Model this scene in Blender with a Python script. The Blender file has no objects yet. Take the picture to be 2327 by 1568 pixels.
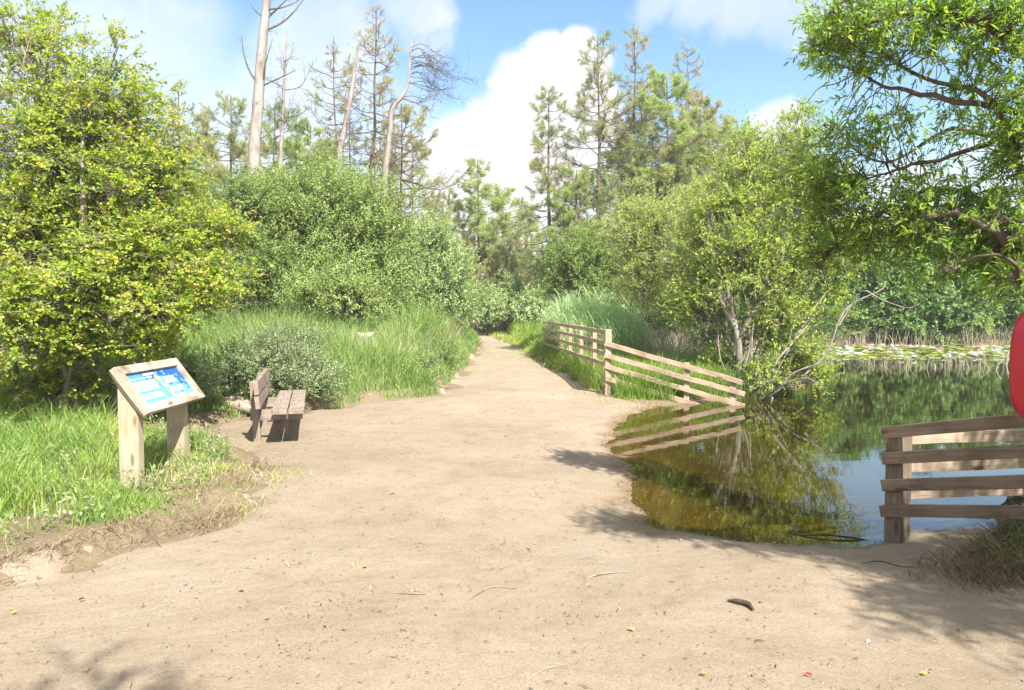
import bpy, bmesh, math
import numpy as np
from mathutils import Vector, Matrix

RNG = np.random.default_rng(7)
def reseed(s):
    global RNG
    RNG = np.random.default_rng(s)

sc = bpy.context.scene
COL = sc.collection
F, CX, CY, HOR, EYE = 1700.0, 1163.0, 784.0, 700.0, 1.65
TH = math.atan((CY - HOR) / F)
WATER = -0.15
SUN_AZ, SUN_EL = 28.0, 47.0      # degrees right of straight behind the viewpoint, elevation

def P(px, py, D):
    """world point seen at a place in the photograph, D metres away along Y"""
    a = (px - CX) / F; b = (CY - py) / F
    ry = math.cos(TH) + b * math.sin(TH); rz = -math.sin(TH) + b * math.cos(TH)
    s = D / ry
    return np.array([a * s, D, EYE + rz * s])

# ------------------------------------------------------------------ tagging
def tag(o, label=None, cat=None, group=None, kind=None):
    if label: o['label'] = label
    if cat: o['category'] = cat
    if group: o['group'] = group
    if kind: o['kind'] = kind
    return o

def empty(name, loc, label, cat, group=None):
    o = bpy.data.objects.new(name, None); COL.objects.link(o)
    o.location = tuple(float(v) for v in loc); o.empty_display_size = 0.2
    return tag(o, label, cat, group)

def attach(o, parent):
    if parent is not None:
        o.parent = parent
        o.matrix_parent_inverse = Matrix.Translation(parent.location).inverted() if parent.type == 'EMPTY' else Matrix.Identity(4)

# ------------------------------------------------------------------ mesh helpers
def mesh_data(name, V, faces, mats, tint=None, mi=None, smooth=False):
    me = bpy.data.meshes.new(name)
    V = np.asarray(V, dtype=np.float32).reshape(-1, 3)
    me.vertices.add(len(V)); me.vertices.foreach_set('co', V.ravel())
    idx = np.concatenate([f.ravel() for f in faces]).astype(np.int32)
    tot = np.concatenate([np.full(len(f), f.shape[1]) for f in faces]).astype(np.int32)
    st = np.concatenate([[0], np.cumsum(tot)[:-1]]).astype(np.int32)
    me.loops.add(len(idx)); me.loops.foreach_set('vertex_index', idx)
    me.polygons.add(len(tot)); me.polygons.foreach_set('loop_start', st); me.polygons.foreach_set('loop_total', tot)
    if mi is not None: me.polygons.foreach_set('material_index', np.asarray(mi, dtype=np.int32))
    if smooth: me.polygons.foreach_set('use_smooth', np.ones(len(tot), dtype=bool))
    for m in (mats if isinstance(mats, (list, tuple)) else [mats]): me.materials.append(m)
    if tint is not None:
        at = me.attributes.new('tint', 'FLOAT', 'FACE')
        at.data.foreach_set('value', np.asarray(tint, dtype=np.float32))
    me.update(calc_edges=True)
    return me

def mk(name, V, faces, mats, parent=None, tint=None, mi=None, smooth=False):
    if not isinstance(faces, (list, tuple)): faces = [faces]
    o = bpy.data.objects.new(name, mesh_data(name, V, faces, mats, tint, mi, smooth))
    COL.objects.link(o); attach(o, parent)
    return o

def unit(v):
    v = np.asarray(v, dtype=float)
    return v / (np.linalg.norm(v, axis=-1, keepdims=True) + 1e-9)

def rand_unit(n):
    return unit(RNG.normal(size=(n, 3)))

class Geo:
    """collects quads / triangles with a tint per face"""
    def __init__(s): s.V = []; s.Q = []; s.T = []; s.tq = []; s.tt = []; s.n = 0
    def add(s, V, Q=None, T=None, tq=None, tt=None):
        V = V.reshape(-1, 3)
        if Q is not None and len(Q):
            s.Q.append(Q + s.n); s.tq.append(np.broadcast_to(0.5 if tq is None else tq, (len(Q),)))
        if T is not None and len(T):
            s.T.append(T + s.n); s.tt.append(np.broadcast_to(0.5 if tt is None else tt, (len(T),)))
        s.V.append(V); s.n += len(V)
    def build(s, name, mat, parent=None, smooth=False):
        faces = []; t = []
        if s.Q: faces.append(np.concatenate(s.Q)); t.append(np.concatenate(s.tq))
        if s.T: faces.append(np.concatenate(s.T)); t.append(np.concatenate(s.tt))
        return mk(name, np.concatenate(s.V), faces, mat, parent, np.concatenate(t), smooth=smooth)

def tubes(G, C, R, k=5, tint=0.5):
    """C (m,n,3) polylines, R (m,n) radii -> tubes in G, last ring closed to near a point by its own radius"""
    C = np.asarray(C, float); R = np.asarray(R, float)
    m, n, _ = C.shape
    T = unit(np.gradient(C, axis=1))
    ref = np.where(np.abs(T[..., 2:3]) < 0.8, np.array([0, 0, 1.0]), np.array([1.0, 0, 0]))
    ref = np.broadcast_to(ref[:, :1], T.shape)
    A = unit(np.cross(T, ref)); B = np.cross(T, A)
    ang = np.arange(k) * 2 * math.pi / k
    V = C[:, :, None] + R[:, :, None, None] * (np.cos(ang)[None, None, :, None] * A[:, :, None] + np.sin(ang)[None, None, :, None] * B[:, :, None])
    i = np.arange(m)[:, None, None] * (n * k); j = np.arange(n - 1)[None, :, None] * k; a = np.arange(k)[None, None, :]
    b = (a + 1) % k
    Q = np.stack([i + j + a, i + j + b, i + j + k + b, i + j + k + a], -1).reshape(-1, 4)
    tq = np.broadcast_to(np.asarray(tint, float).reshape(-1, 1) if np.ndim(tint) else np.full((m, 1), tint), (m, (n - 1) * k)).ravel()
    G.add(V, Q, tq=tq)

def curve(a, b, n=6, bend=0.12, sag=0.0):
    """m curved polylines from a to b"""
    a = np.atleast_2d(a); b = np.atleast_2d(b); m = len(b)
    a = np.broadcast_to(a, b.shape)
    t = np.linspace(0, 1, n)[None, :, None]
    L = np.linalg.norm(b - a, axis=1)[:, None, None]
    w = np.sin(math.pi * t) * RNG.normal(0, bend, (m, 1, 3)) * L + np.sin(2 * math.pi * t) * RNG.normal(0, bend * .5, (m, 1, 3)) * L
    C = a[:, None] + (b - a)[:, None] * t + w
    C[..., 2] += (np.sin(math.pi * t) * L)[..., 0] * sag
    return C

def smooth_line(pts, n):
    """resample a hand-placed polyline smoothly (Catmull-Rom)"""
    p = np.asarray(pts, float)
    p = np.vstack([2 * p[0] - p[1], p, 2 * p[-1] - p[-2]])
    out = []
    for u in np.linspace(0, len(p) - 3 - 1e-6, n):
        i = int(u); t = u - i
        p0, p1, p2, p3 = p[i:i + 4]
        out.append(.5 * (2 * p1 + (p2 - p0) * t + (2 * p0 - 5 * p1 + 4 * p2 - p3) * t * t + (3 * p1 - p0 - 3 * p2 + p3) * t ** 3))
    return np.array(out)

def leaves(G, B, D, N, L, W, tint, long=False, cup=0.12):
    """leaf blades: base B, direction D, rough normal N"""
    n = len(B); L = np.broadcast_to(L, (n,))[:, None]; W = np.broadcast_to(W, (n,))[:, None]
    D = unit(D); S = unit(np.cross(D, N)); N = np.cross(S, D)
    tint = np.broadcast_to(tint, (n,))
    if not long:
        V = np.stack([B, B + D * L * .5 + S * W * .5 + N * W * cup, B + D * L - N * L * .06, B + D * L * .5 - S * W * .5 + N * W * cup], 1)
        Q = np.arange(n)[:, None] * 4 + np.arange(4)[None]
        G.add(V, Q, tq=tint)
    else:
        r1 = B + D * L * .28 + S * W * .5 + N * W * cup; r2 = B + D * L * .68 + S * W * .38 + N * W * cup - N * L * .05
        l1 = B + D * L * .28 - S * W * .5 + N * W * cup; l2 = B + D * L * .68 - S * W * .38 + N * W * cup - N * L * .05
        tip = B + D * L - N * L * .14
        V = np.stack([B, r1, r2, tip, l2, l1], 1)
        o = np.arange(n)[:, None] * 6
        G.add(V, np.concatenate([o + np.array([0, 1, 2, 3]), o + np.array([3, 4, 5, 0])]), tq=np.concatenate([tint, tint]))

def blades(G, B, h, w, lean, az, tint, droop=.35, waist=.8):
    """grass: 3 sections, leaning by `lean` (fraction of h) towards az, facing at random"""
    n = len(B); h = np.broadcast_to(h, (n,)); w = np.broadcast_to(w, (n,)); lean = np.broadcast_to(lean, (n,)); az = np.broadcast_to(az, (n,))
    fa = RNG.uniform(0, 2 * math.pi, n)
    S = np.stack([np.cos(fa), np.sin(fa), np.zeros(n)], 1) * (w * .5)[:, None]
    A = np.stack([np.cos(az), np.sin(az), np.zeros(n)], 1) * (lean * h)[:, None]
    Z = np.array([0, 0, 1.0])
    p1 = B + Z * (h * .45)[:, None] + A * .25
    p2 = B + Z * (h * (.82 - .1 * droop))[:, None] + A * .66
    p3 = B + Z * (h * (1 - droop * np.minimum(lean, 1)))[:, None] + A
    V = np.stack([B - S, B + S, p1 - S * waist, p1 + S * waist, p2 - S * .6, p2 + S * .6, p3], 1)
    o = np.arange(n)[:, None] * 7
    G.add(V, np.concatenate([o + np.array([0, 1, 3, 2]), o + np.array([2, 3, 5, 4])]), o + np.array([[4, 5, 6]]),
          tq=np.tile(np.broadcast_to(tint, (n,)), 2), tt=np.broadcast_to(tint, (n,)))

# ------------------------------------------------------------------ noise and terrain
_np = np.random.default_rng(99)
_W = [(_np.normal(size=2), _np.uniform(0, 6.28)) for _ in range(48)]
def noise2(x, y, s=1.0, k=0):
    """smooth noise, about -1..1, feature size s"""
    r = 0
    for i in range(8):
        (w, p) = _W[(i + 8 * k) % 48]
        w = w / np.hypot(*w) * (1.2 + .45 * i)
        r = r + np.sin((w[0] * x + w[1] * y) / s + p + 1.3 * np.sin((w[1] * x - w[0] * y) / s * .7 + p * 2))
    return r / 3.2

def sstep(a, b, x):
    t = np.clip((x - a) / (b - a), 0, 1); return t * t * (3 - 2 * t)

POND = np.array([(1.04, 6.18), (1.18, 5.94), (1.8, 5.72), (2.42, 5.6), (2.8, 5.66), (3.2, 5.98), (3.8, 6.05), (5, 6.4), (8, 7.5), (14, 9), (22, 12), (30, 18),
                 (34, 26), (34, 33), (28, 37), (18, 37), (10, 36), (6, 35), (5, 31), (6.2, 27), (8.2, 24), (8.4, 21), (7, 17.6), (6, 16), (5.2, 15.2), (4.4, 14.6),
                 (3.3, 14.05), (2.4, 13.3), (1.75, 11.9), (1.42, 10.7), (1.3, 9.6), (1.24, 8.6), (1.26, 7.85), (1.1, 6.95)])
def pond_sd(x, y):
    """distance to the waterline, positive on land"""
    x = np.asarray(x, float); y = np.asarray(y, float)
    best = np.full(x.shape, 1e9); ins = np.zeros(x.shape, bool)
    for (ax, ay), (bx, by) in zip(POND, np.roll(POND, -1, 0)):
        dx, dy = bx - ax, by - ay
        t = np.clip(((x - ax) * dx + (y - ay) * dy) / (dx * dx + dy * dy), 0, 1)
        best = np.minimum(best, (x - ax - t * dx) ** 2 + (y - ay - t * dy) ** 2)
        c = (ay > y) != (by > y)
        ins ^= c & (x < ax + (y - ay) / (by - ay + 1e-12) * dx)
    d = np.sqrt(best)
    return np.where(ins, -d, d) + .07 * noise2(x, y, .45, 4) + .03 * noise2(x, y, .14, 5)

PL = np.array([(-20, -20), (0, -12), (3.2, -8), (3.7, -4.9), (4.0, -3.9), (4.4, -3.05), (5.0, -2.75), (5.7, -2.38), (6.6, -2.42), (7.4, -2.55), (8.0, -2.8), (8.6, -3.3), (9.2, -4.3), (10.6, -4.3),
               (11.3, -3.7), (12.1, -3.2), (13.1, -2.6), (13.6, -2.2), (14.1, -1.5), (17.5, -1.37), (23.4, -1.4), (30, -1.3), (35, -1.55), (48, -2.4), (62, -3.9), (80, -8)])
PR = np.array([(-20, 20), (0, 12), (3.0, 8), (3.6, 4.4), (4.0, 3.3), (4.6, 2.85), (4.95, 3.1), (5.3, 4.2), (5.7, 4.8), (6.2, 4.9), (12.5, 4.6), (13.3, 3.0), (13.9, 2.2), (14.5, 1.85), (16, 1.62), (18.8, 1.28),
               (24, .8), (30, .4), (41, -1.0), (50, -1.5), (62, -3.0), (80, -7)])
def path_lr(y):
    return np.interp(y, PL[:, 0], PL[:, 1]), np.interp(y, PR[:, 0], PR[:, 1])
def path_mask(x, y):
    l, r = path_lr(y)
    wob = .16 * noise2(x, y, .8, 1) + .08 * noise2(x, y, .25, 2)
    w = .22
    return sstep(-w, w, x - l - .17 * (y > 3.2) + wob) * sstep(-w, w, r - x + wob)

def height(x, y):
    x = np.asarray(x, float); y = np.asarray(y, float)
    sd = pond_sd(x, y)
    out = WATER + .16 * (1 - np.exp(-np.maximum(sd, 0) / .75))
    inn = WATER - .55 * (1 - np.exp(np.minimum(sd, 0) / 2.2))
    z = np.where(sd > 0, out, inn)
    land = sstep(.2, 1.2, sd)
    l, r = path_lr(y)
    lip = sstep(-.04, .16, l - x + .12 * noise2(x, y, .5, 3) + .05 * noise2(x, y, .15, 2)) * sstep(3.0, 4.0, y)
    z = z + lip * (.12 + .03 * sstep(7, 9, y)) * land
    rb = sstep(2.85, 3.5, x + .1 * noise2(x, y, .4, 4)) * sstep(3.3, 4.3, y) * (1 - sstep(4.75, 5.25, y)) * (1 - sstep(6, 9, x))
    z = z + .32 * rb
    z = z + land * (.022 * noise2(x, y, 1.6, 0) + .005 * noise2(x, y, .45, 5))
    z = z + sstep(30, 90, y) * .6 * (.5 + .5 * noise2(x, y, 14, 2)) * sstep(.5, 4, np.abs(x + 2.2)) * sstep(1, 4, sd)
    return z
def gz(x, y): return float(height(np.array([x]), np.array([y]))[0])
def on_ground(x, y):
    return np.stack([x, y, height(x, y)], 1)

# ------------------------------------------------------------------ materials
def new_mat(name):
    m = bpy.data.materials.new(name); m.use_nodes = True
    nt = m.node_tree; nt.nodes.clear()
    out = nt.nodes.new('ShaderNodeOutputMaterial')
    return m, nt, out
def N(nt, typ, **kw):
    n = nt.nodes.new('ShaderNode' + typ)
    for k, v in kw.items():
        if k.startswith('i_'): n.inputs[k[2:].replace('_', ' ')].default_value = v
        else: setattr(n, k, v)
    return n
def ramp(nt, fac, stops, mode='LINEAR'):
    r = nt.nodes.new('ShaderNodeValToRGB'); r.color_ramp.interpolation = mode
    e = r.color_ramp.elements
    while len(e) < len(stops): e.new(.5)
    for el, (p, c) in zip(e, stops): el.position = p; el.color = (*c, 1) if len(c) == 3 else c
    nt.links.new(fac, r.inputs[0]); return r
def mixc(nt, fac, a, b, mode='MIX'):
    m = nt.nodes.new('ShaderNodeMix'); m.data_type = 'RGBA'; m.blend_type = mode
    for sock, v in ((m.inputs[0], fac), (m.inputs[6], a), (m.inputs[7], b)):
        if hasattr(v, 'links') or isinstance(v, bpy.types.NodeSocket): nt.links.new(v, sock)
        elif isinstance(v, (int, float)): sock.default_value = v
        else: sock.default_value = (*v, 1)
    return m.outputs[2]

def leaf_mat(name, stops, transl=.35, rough=.5, spec=.25, k=1.4):
    stops = [(p, tuple(min(.75, v * k) for v in c)) for p, c in stops]
    m, nt, out = new_mat(name)
    a = N(nt, 'Attribute', attribute_name='tint')
    r = ramp(nt, a.outputs['Fac'], stops)
    b = N(nt, 'BsdfPrincipled'); b.inputs['Roughness'].default_value = rough; b.inputs['Specular IOR Level'].default_value = spec
    nt.links.new(r.outputs[0], b.inputs['Base Color'])
    t = N(nt, 'BsdfTranslucent')
    hs = N(nt, 'HueSaturation'); hs.inputs['Saturation'].default_value = 1.1; hs.inputs['Value'].default_value = 1.15
    nt.links.new(r.outputs[0], hs.inputs['Color']); nt.links.new(hs.outputs[0], t.inputs[0])
    mx = N(nt, 'MixShader'); mx.inputs[0].default_value = transl
    nt.links.new(b.outputs[0], mx.inputs[1]); nt.links.new(t.outputs[0], mx.inputs[2]); nt.links.new(mx.outputs[0], out.inputs[0])
    return m

def bark_mat(name, c1, c2, c3, scale=6):
    c1, c2, c3 = [tuple(v * .85 for v in c) for c in (c1, c2, c3)]
    m, nt, out = new_mat(name)
    tc = N(nt, 'TexCoord'); mp = N(nt, 'Mapping'); mp.inputs['Scale'].default_value = (scale, scale, scale * .35)
    nt.links.new(tc.outputs['Object'], mp.inputs[0])
    n1 = N(nt, 'TexNoise'); n1.inputs['Scale'].default_value = 1.0; n1.inputs['Detail'].default_value = 6; n1.inputs['Roughness'].default_value = .7
    nt.links.new(mp.outputs[0], n1.inputs['Vector'])
    r = ramp(nt, n1.outputs['Fac'], [(.3, c1), (.5, c2), (.72, c3)])
    b = N(nt, 'BsdfPrincipled'); b.inputs['Roughness'].default_value = .9; b.inputs['Specular IOR Level'].default_value = .1
    nt.links.new(r.outputs[0], b.inputs['Base Color'])
    bp = N(nt, 'Bump'); bp.inputs['Strength'].default_value = .6; bp.inputs['Distance'].default_value = .03
    nt.links.new(n1.outputs['Fac'], bp.inputs['Height']); nt.links.new(bp.outputs[0], b.inputs['Normal'])
    nt.links.new(b.outputs[0], out.inputs[0])
    return m

def wood_mat(name, c1, c2, c3, stain=.5, green=.0):
    """weathered sawn timber, grain along local X"""
    c1, c2, c3 = [tuple(v * 1.02 for v in c) for c in (c1, c2, c3)]
    m, nt, out = new_mat(name)
    tc = N(nt, 'TexCoord'); oi = N(nt, 'ObjectInfo')
    ad = N(nt, 'VectorMath', operation='ADD'); sc_ = N(nt, 'VectorMath', operation='SCALE'); sc_.inputs['Scale'].default_value = 37.0
    cb = N(nt, 'CombineXYZ')
    for k in range(3): nt.links.new(oi.outputs['Random'], cb.inputs[k])
    nt.links.new(cb.outputs[0], sc_.inputs[0]); nt.links.new(tc.outputs['Object'], ad.inputs[0]); nt.links.new(sc_.outputs[0], ad.inputs[1])
    mp = N(nt, 'Mapping'); mp.inputs['Scale'].default_value = (3, 60, 60); nt.links.new(ad.outputs[0], mp.inputs[0])
    g = N(nt, 'TexNoise'); g.inputs['Scale'].default_value = 1; g.inputs['Detail'].default_value = 5; g.inputs['Roughness'].default_value = .65
    nt.links.new(mp.outputs[0], g.inputs['Vector'])
    r = ramp(nt, g.outputs['Fac'], [(.28, c1), (.5, c2), (.75, c3)])
    s = N(nt, 'TexNoise'); s.inputs['Scale'].default_value = 5; s.inputs['Detail'].default_value = 4
    nt.links.new(ad.outputs[0], s.inputs['Vector'])
    sr = ramp(nt, s.outputs['Fac'], [(.42, (1, 1, 1)), (.75, (1 - stain * .6, 1 - stain * .62, 1 - stain * .7))])
    col = mixc(nt, 1.0, r.outputs[0], sr.outputs[0], 'MULTIPLY')
    kn = N(nt, 'TexVoronoi'); kn.inputs['Scale'].default_value = 1.0
    kmp = N(nt, 'Mapping'); kmp.inputs['Scale'].default_value = (2.6, 9, 9); nt.links.new(ad.outputs[0], kmp.inputs[0]); nt.links.new(kmp.outputs[0], kn.inputs['Vector'])
    kr = ramp(nt, kn.outputs['Distance'], [(.10, (.32, .22, .15)), (.19, (1, 1, 1))])
    col = mixc(nt, .75, col, mixc(nt, 1.0, col, kr.outputs[0], 'MULTIPLY'))
    if green:
        g2 = N(nt, 'TexNoise'); g2.inputs['Scale'].default_value = 2.2; nt.links.new(tc.outputs['Object'], g2.inputs['Vector'])
        gr = ramp(nt, g2.outputs['Fac'], [(.45, (0, 0, 0)), (.7, (green, green, green))])
        col = mixc(nt, gr.outputs[0], col, (.16, .17, .07))
    b = N(nt, 'BsdfPrincipled'); b.inputs['Roughness'].default_value = .8; b.inputs['Specular IOR Level'].default_value = .2
    nt.links.new(col, b.inputs['Base Color'])
    bp = N(nt, 'Bump'); bp.inputs['Strength'].default_value = .35; bp.inputs['Distance'].default_value = .004
    nt.links.new(g.outputs['Fac'], bp.inputs['Height']); nt.links.new(bp.outputs[0], b.inputs['Normal'])
    nt.links.new(b.outputs[0], out.inputs[0])
    return m

def flat_mat(name, col, rough=.6, spec=.3):
    col = tuple(v * .75 for v in col)
    m, nt, out = new_mat(name)
    tc = N(nt, 'TexCoord'); n1 = N(nt, 'TexNoise'); n1.inputs['Scale'].default_value = 30; n1.inputs['Detail'].default_value = 4
    nt.links.new(tc.outputs['Object'], n1.inputs['Vector'])
    r = ramp(nt, n1.outputs['Fac'], [(.3, tuple(c * .86 for c in col)), (.7, tuple(min(1, c * 1.1) for c in col))])
    b = N(nt, 'BsdfPrincipled'); b.inputs['Roughness'].default_value = rough; b.inputs['Specular IOR Level'].default_value = spec
    nt.links.new(r.outputs[0], b.inputs['Base Color']); nt.links.new(b.outputs[0], out.inputs[0])
    return m

M = {}
M['hawthorn'] = leaf_mat('hawthorn leaves', [(0, (.065, .125, .016)), (.35, (.165, .25, .026)), (.62, (.27, .34, .036)), (.85, (.38, .37, .05)), (1, (.46, .32, .09))], .48)
M['sallow'] = leaf_mat('sallow leaves', [(0, (.075, .13, .03)), (.45, (.18, .25, .064)), (.8, (.28, .355, .12)), (1, (.39, .45, .22))], .44)
M['silver'] = leaf_mat('silver willow leaves', [(0, (.08, .145, .04)), (.4, (.17, .25, .075)), (.75, (.29, .36, .15)), (1, (.42, .47, .27))], .36)
M['grey_shrub'] = leaf_mat('creeping willow leaves', [(0, (.09, .14, .05)), (.5, (.20, .26, .115)), (1, (.35, .40, .24))], .4)
M['willow'] = leaf_mat('pond willow leaves', [(0, (.07, .125, .018)), (.4, (.17, .25, .034)), (.75, (.28, .355, .055)), (1, (.39, .40, .085))], .45)
M['twiggy'] = leaf_mat('thin willow leaves', [(0, (.14, .19, .04)), (.5, (.25, .31, .075)), (1, (.39, .39, .13))], .46)
M['near_tree'] = leaf_mat('overhanging tree leaves', [(0, (.09, .16, .028)), (.5, (.21, .32, .052)), (.85, (.34, .45, .085)), (1, (.46, .50, .12))], .6, .4, .4)
M['far_tree'] = leaf_mat('far bank leaves', [(0, (.04, .095, .025)), (.5, (.105, .19, .05)), (.85, (.17, .27, .075)), (1, (.24, .32, .09))], .38)
M['pine'] = leaf_mat('pine needles', [(0, (.14, .165, .07)), (.4, (.26, .29, .115)), (.7, (.36, .38, .155)), (.9, (.38, .33, .19)), (1, (.37, .28, .19))], .46, .6)
M['pine_green'] = leaf_mat('green pine needles', [(0, (.14, .19, .06)), (.4, (.27, .34, .11)), (.8, (.38, .46, .15)), (1, (.38, .35, .17))], .46, .6)
M['grass'] = leaf_mat('grass blades', [(0, (.07, .13, .03)), (.35, (.13, .22, .05)), (.6, (.21, .30, .06)), (.8, (.30, .34, .10)), (.92, (.38, .34, .15)), (1, (.44, .35, .20))], .35)
M['meadow'] = leaf_mat('meadow grass', [(0, (.075, .135, .035)), (.35, (.14, .22, .06)), (.65, (.22, .30, .095)), (.85, (.30, .33, .15)), (1, (.38, .33, .21))], .38)
M['dry'] = leaf_mat('dry grass', [(0, (.055, .038, .026)), (.3, (.14, .105, .068)), (.6, (.25, .19, .12)), (1, (.36, .29, .19))], .2)
M['verge'] = leaf_mat('verge grass', [(0, (.12, .20, .03)), (.5, (.23, .30, .06)), (1, (.38, .36, .15))], .35)
M['reed'] = leaf_mat('reed leaves', [(0, (.16, .25, .09)), (.5, (.30, .41, .18)), (.9, (.42, .51, .28)), (1, (.46, .42, .28))], .45)
M['reed_dry'] = leaf_mat('dry reed stems', [(0, (.12, .105, .075)), (.5, (.26, .225, .16)), (1, (.44, .385, .30))], .2)
M['lily_pad'] = leaf_mat('lily pads', [(0, (.10, .16, .03)), (.6, (.20, .27, .05)), (1, (.36, .30, .07))], .1, .35, .5)
M['bark_pine'] = bark_mat('pine bark', (.07, .055, .045), (.16, .125, .10), (.27, .22, .18), 5)
M['bark_dead'] = bark_mat('bleached dead wood', (.17, .14, .125), (.36, .315, .285), (.50, .455, .415), 4)
M['bark_willow'] = bark_mat('willow bark', (.14, .12, .095), (.32, .285, .235), (.52, .48, .42), 9)
M['bark_dark'] = bark_mat('dark bark', (.03, .025, .02), (.075, .06, .045), (.15, .125, .10), 9)
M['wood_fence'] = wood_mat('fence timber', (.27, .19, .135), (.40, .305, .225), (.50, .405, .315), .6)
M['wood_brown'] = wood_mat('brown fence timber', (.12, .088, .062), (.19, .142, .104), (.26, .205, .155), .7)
M['wood_sign'] = wood_mat('sign timber', (.30, .235, .16), (.42, .35, .255), (.53, .46, .36), .5, .35)
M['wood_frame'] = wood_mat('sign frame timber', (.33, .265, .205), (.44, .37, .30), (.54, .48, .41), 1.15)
M['wood_bench'] = wood_mat('bench timber', (.17, .135, .108), (.265, .212, .172), (.36, .30, .25), .55)
M['log'] = bark_mat('weathered log', (.24, .18, .13), (.42, .34, .26), (.58, .50, .41), 9)

def sand_material():
    m, nt, out = new_mat('sand')
    tc = N(nt, 'TexCoord')
    def nz(s, d=4, r=.6):
        n = N(nt, 'TexNoise'); n.inputs['Scale'].default_value = s; n.inputs['Detail'].default_value = d; n.inputs['Roughness'].default_value = r
        nt.links.new(tc.outputs['Object'], n.inputs['Vector']); return n
    big = nz(.55, 5, .6); mid = nz(3.2, 6, .7); fine = nz(60, 3, .7); spk = nz(140, 2, .8)
    base = ramp(nt, big.outputs['Fac'], [(.33, (.205, .163, .114)), (.5, (.262, .21, .15)), (.68, (.305, .258, .20))])
    c = mixc(nt, .5, base.outputs[0], ramp(nt, mid.outputs['Fac'], [(.27, (.165, .125, .088)), (.46, (.262, .212, .152)), (.62, (.285, .235, .175)), (.78, (.34, .29, .225))]).outputs[0])
    c = mixc(nt, .5, c, mixc(nt, 1.0, c, ramp(nt, fine.outputs['Fac'], [(.3, (.62, .6, .58)), (.55, (1, 1, 1)), (.8, (1.25, 1.25, 1.25))]).outputs[0], 'MULTIPLY'))
    c = mixc(nt, 1.0, c, ramp(nt, spk.outputs['Fac'], [(.33, (.42, .37, .33)), (.40, (1, 1, 1))]).outputs[0], 'MULTIPLY')
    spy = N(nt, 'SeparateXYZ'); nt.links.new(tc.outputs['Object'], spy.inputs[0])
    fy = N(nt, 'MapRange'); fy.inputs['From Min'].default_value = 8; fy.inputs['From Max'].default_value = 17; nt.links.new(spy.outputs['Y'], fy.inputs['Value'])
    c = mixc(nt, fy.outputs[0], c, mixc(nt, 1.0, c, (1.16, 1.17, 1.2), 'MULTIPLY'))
    # underwater and splash-wet sand goes browner (by real height, it is wet there)
    sep = N(nt, 'SeparateXYZ'); geo = N(nt, 'NewGeometry'); nt.links.new(geo.outputs['Position'], sep.inputs[0])
    wet = N(nt, 'MapRange'); wet.inputs['From Min'].default_value = WATER + .045; wet.inputs['From Max'].default_value = WATER - .03
    nt.links.new(sep.outputs['Z'], wet.inputs['Value'])
    c = mixc(nt, wet.outputs[0], c, mixc(nt, 1.0, c, (.60, .46, .26), 'MULTIPLY'))
    deep = N(nt, 'MapRange'); deep.inputs['From Min'].default_value = WATER - .04; deep.inputs['From Max'].default_value = WATER - .24
    nt.links.new(sep.outputs['Z'], deep.inputs['Value'])
    c = mixc(nt, deep.outputs[0], c, (.08, .07, .027))
    b = N(nt, 'BsdfPrincipled'); b.inputs['Roughness'].default_value = .95; b.inputs['Specular IOR Level'].default_value = .08
    nt.links.new(c, b.inputs['Base Color'])
    h = N(nt, 'Math', operation='MULTIPLY_ADD'); h.inputs[1].default_value = 3.0
    bm2 = nz(14, 6, .75)
    nt.links.new(bm2.outputs['Fac'], h.inputs[0]); nt.links.new(fine.outputs['Fac'], h.inputs[2])
    bp = N(nt, 'Bump'); bp.inputs['Strength'].default_value = .4; bp.inputs['Distance'].default_value = .007
    nt.links.new(h.outputs[0], bp.inputs['Height']); nt.links.new(bp.outputs[0], b.inputs['Normal'])
    nt.links.new(b.outputs[0], out.inputs[0]); return m
def soil_material():
    m, nt, out = new_mat('soil and turf')
    tc = N(nt, 'TexCoord')
    n1 = N(nt, 'TexNoise'); n1.inputs['Scale'].default_value = 1.3; n1.inputs['Detail'].default_value = 8; n1.inputs['Roughness'].default_value = .7
    n2 = N(nt, 'TexNoise'); n2.inputs['Scale'].default_value = 22; n2.inputs['Detail'].default_value = 6; n2.inputs['Roughness'].default_value = .75
    for n in (n1, n2): nt.links.new(tc.outputs['Object'], n.inputs['Vector'])
    a = ramp(nt, n1.outputs['Fac'], [(.35, (.23, .175, .12)), (.58, (.21, .165, .10)), (.75, (.15, .145, .06))])
    c = mixc(nt, .6, a.outputs[0], ramp(nt, n2.outputs['Fac'], [(.3, (.11, .08, .05)), (.5, (.20, .155, .10)), (.75, (.27, .21, .15))]).outputs[0])
    sep = N(nt, 'SeparateXYZ'); geo = N(nt, 'NewGeometry'); nt.links.new(geo.outputs['Position'], sep.inputs[0])
    wet = N(nt, 'MapRange'); wet.inputs['From Min'].default_value = WATER + .02; wet.inputs['From Max'].default_value = WATER - .15
    nt.links.new(sep.outputs['Z'], wet.inputs['Value'])
    c = mixc(nt, wet.outputs[0], c, (.045, .04, .016))
    b = N(nt, 'BsdfPrincipled'); b.inputs['Roughness'].default_value = .95; b.inputs['Specular IOR Level'].default_value = .05
    nt.links.new(c, b.inputs['Base Color'])
    bp = N(nt, 'Bump'); bp.inputs['Strength'].default_value = .8; bp.inputs['Distance'].default_value = .03
    nt.links.new(n2.outputs['Fac'], bp.inputs['Height']); nt.links.new(bp.outputs[0], b.inputs['Normal'])
    nt.links.new(b.outputs[0], out.inputs[0]); return m
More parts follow.
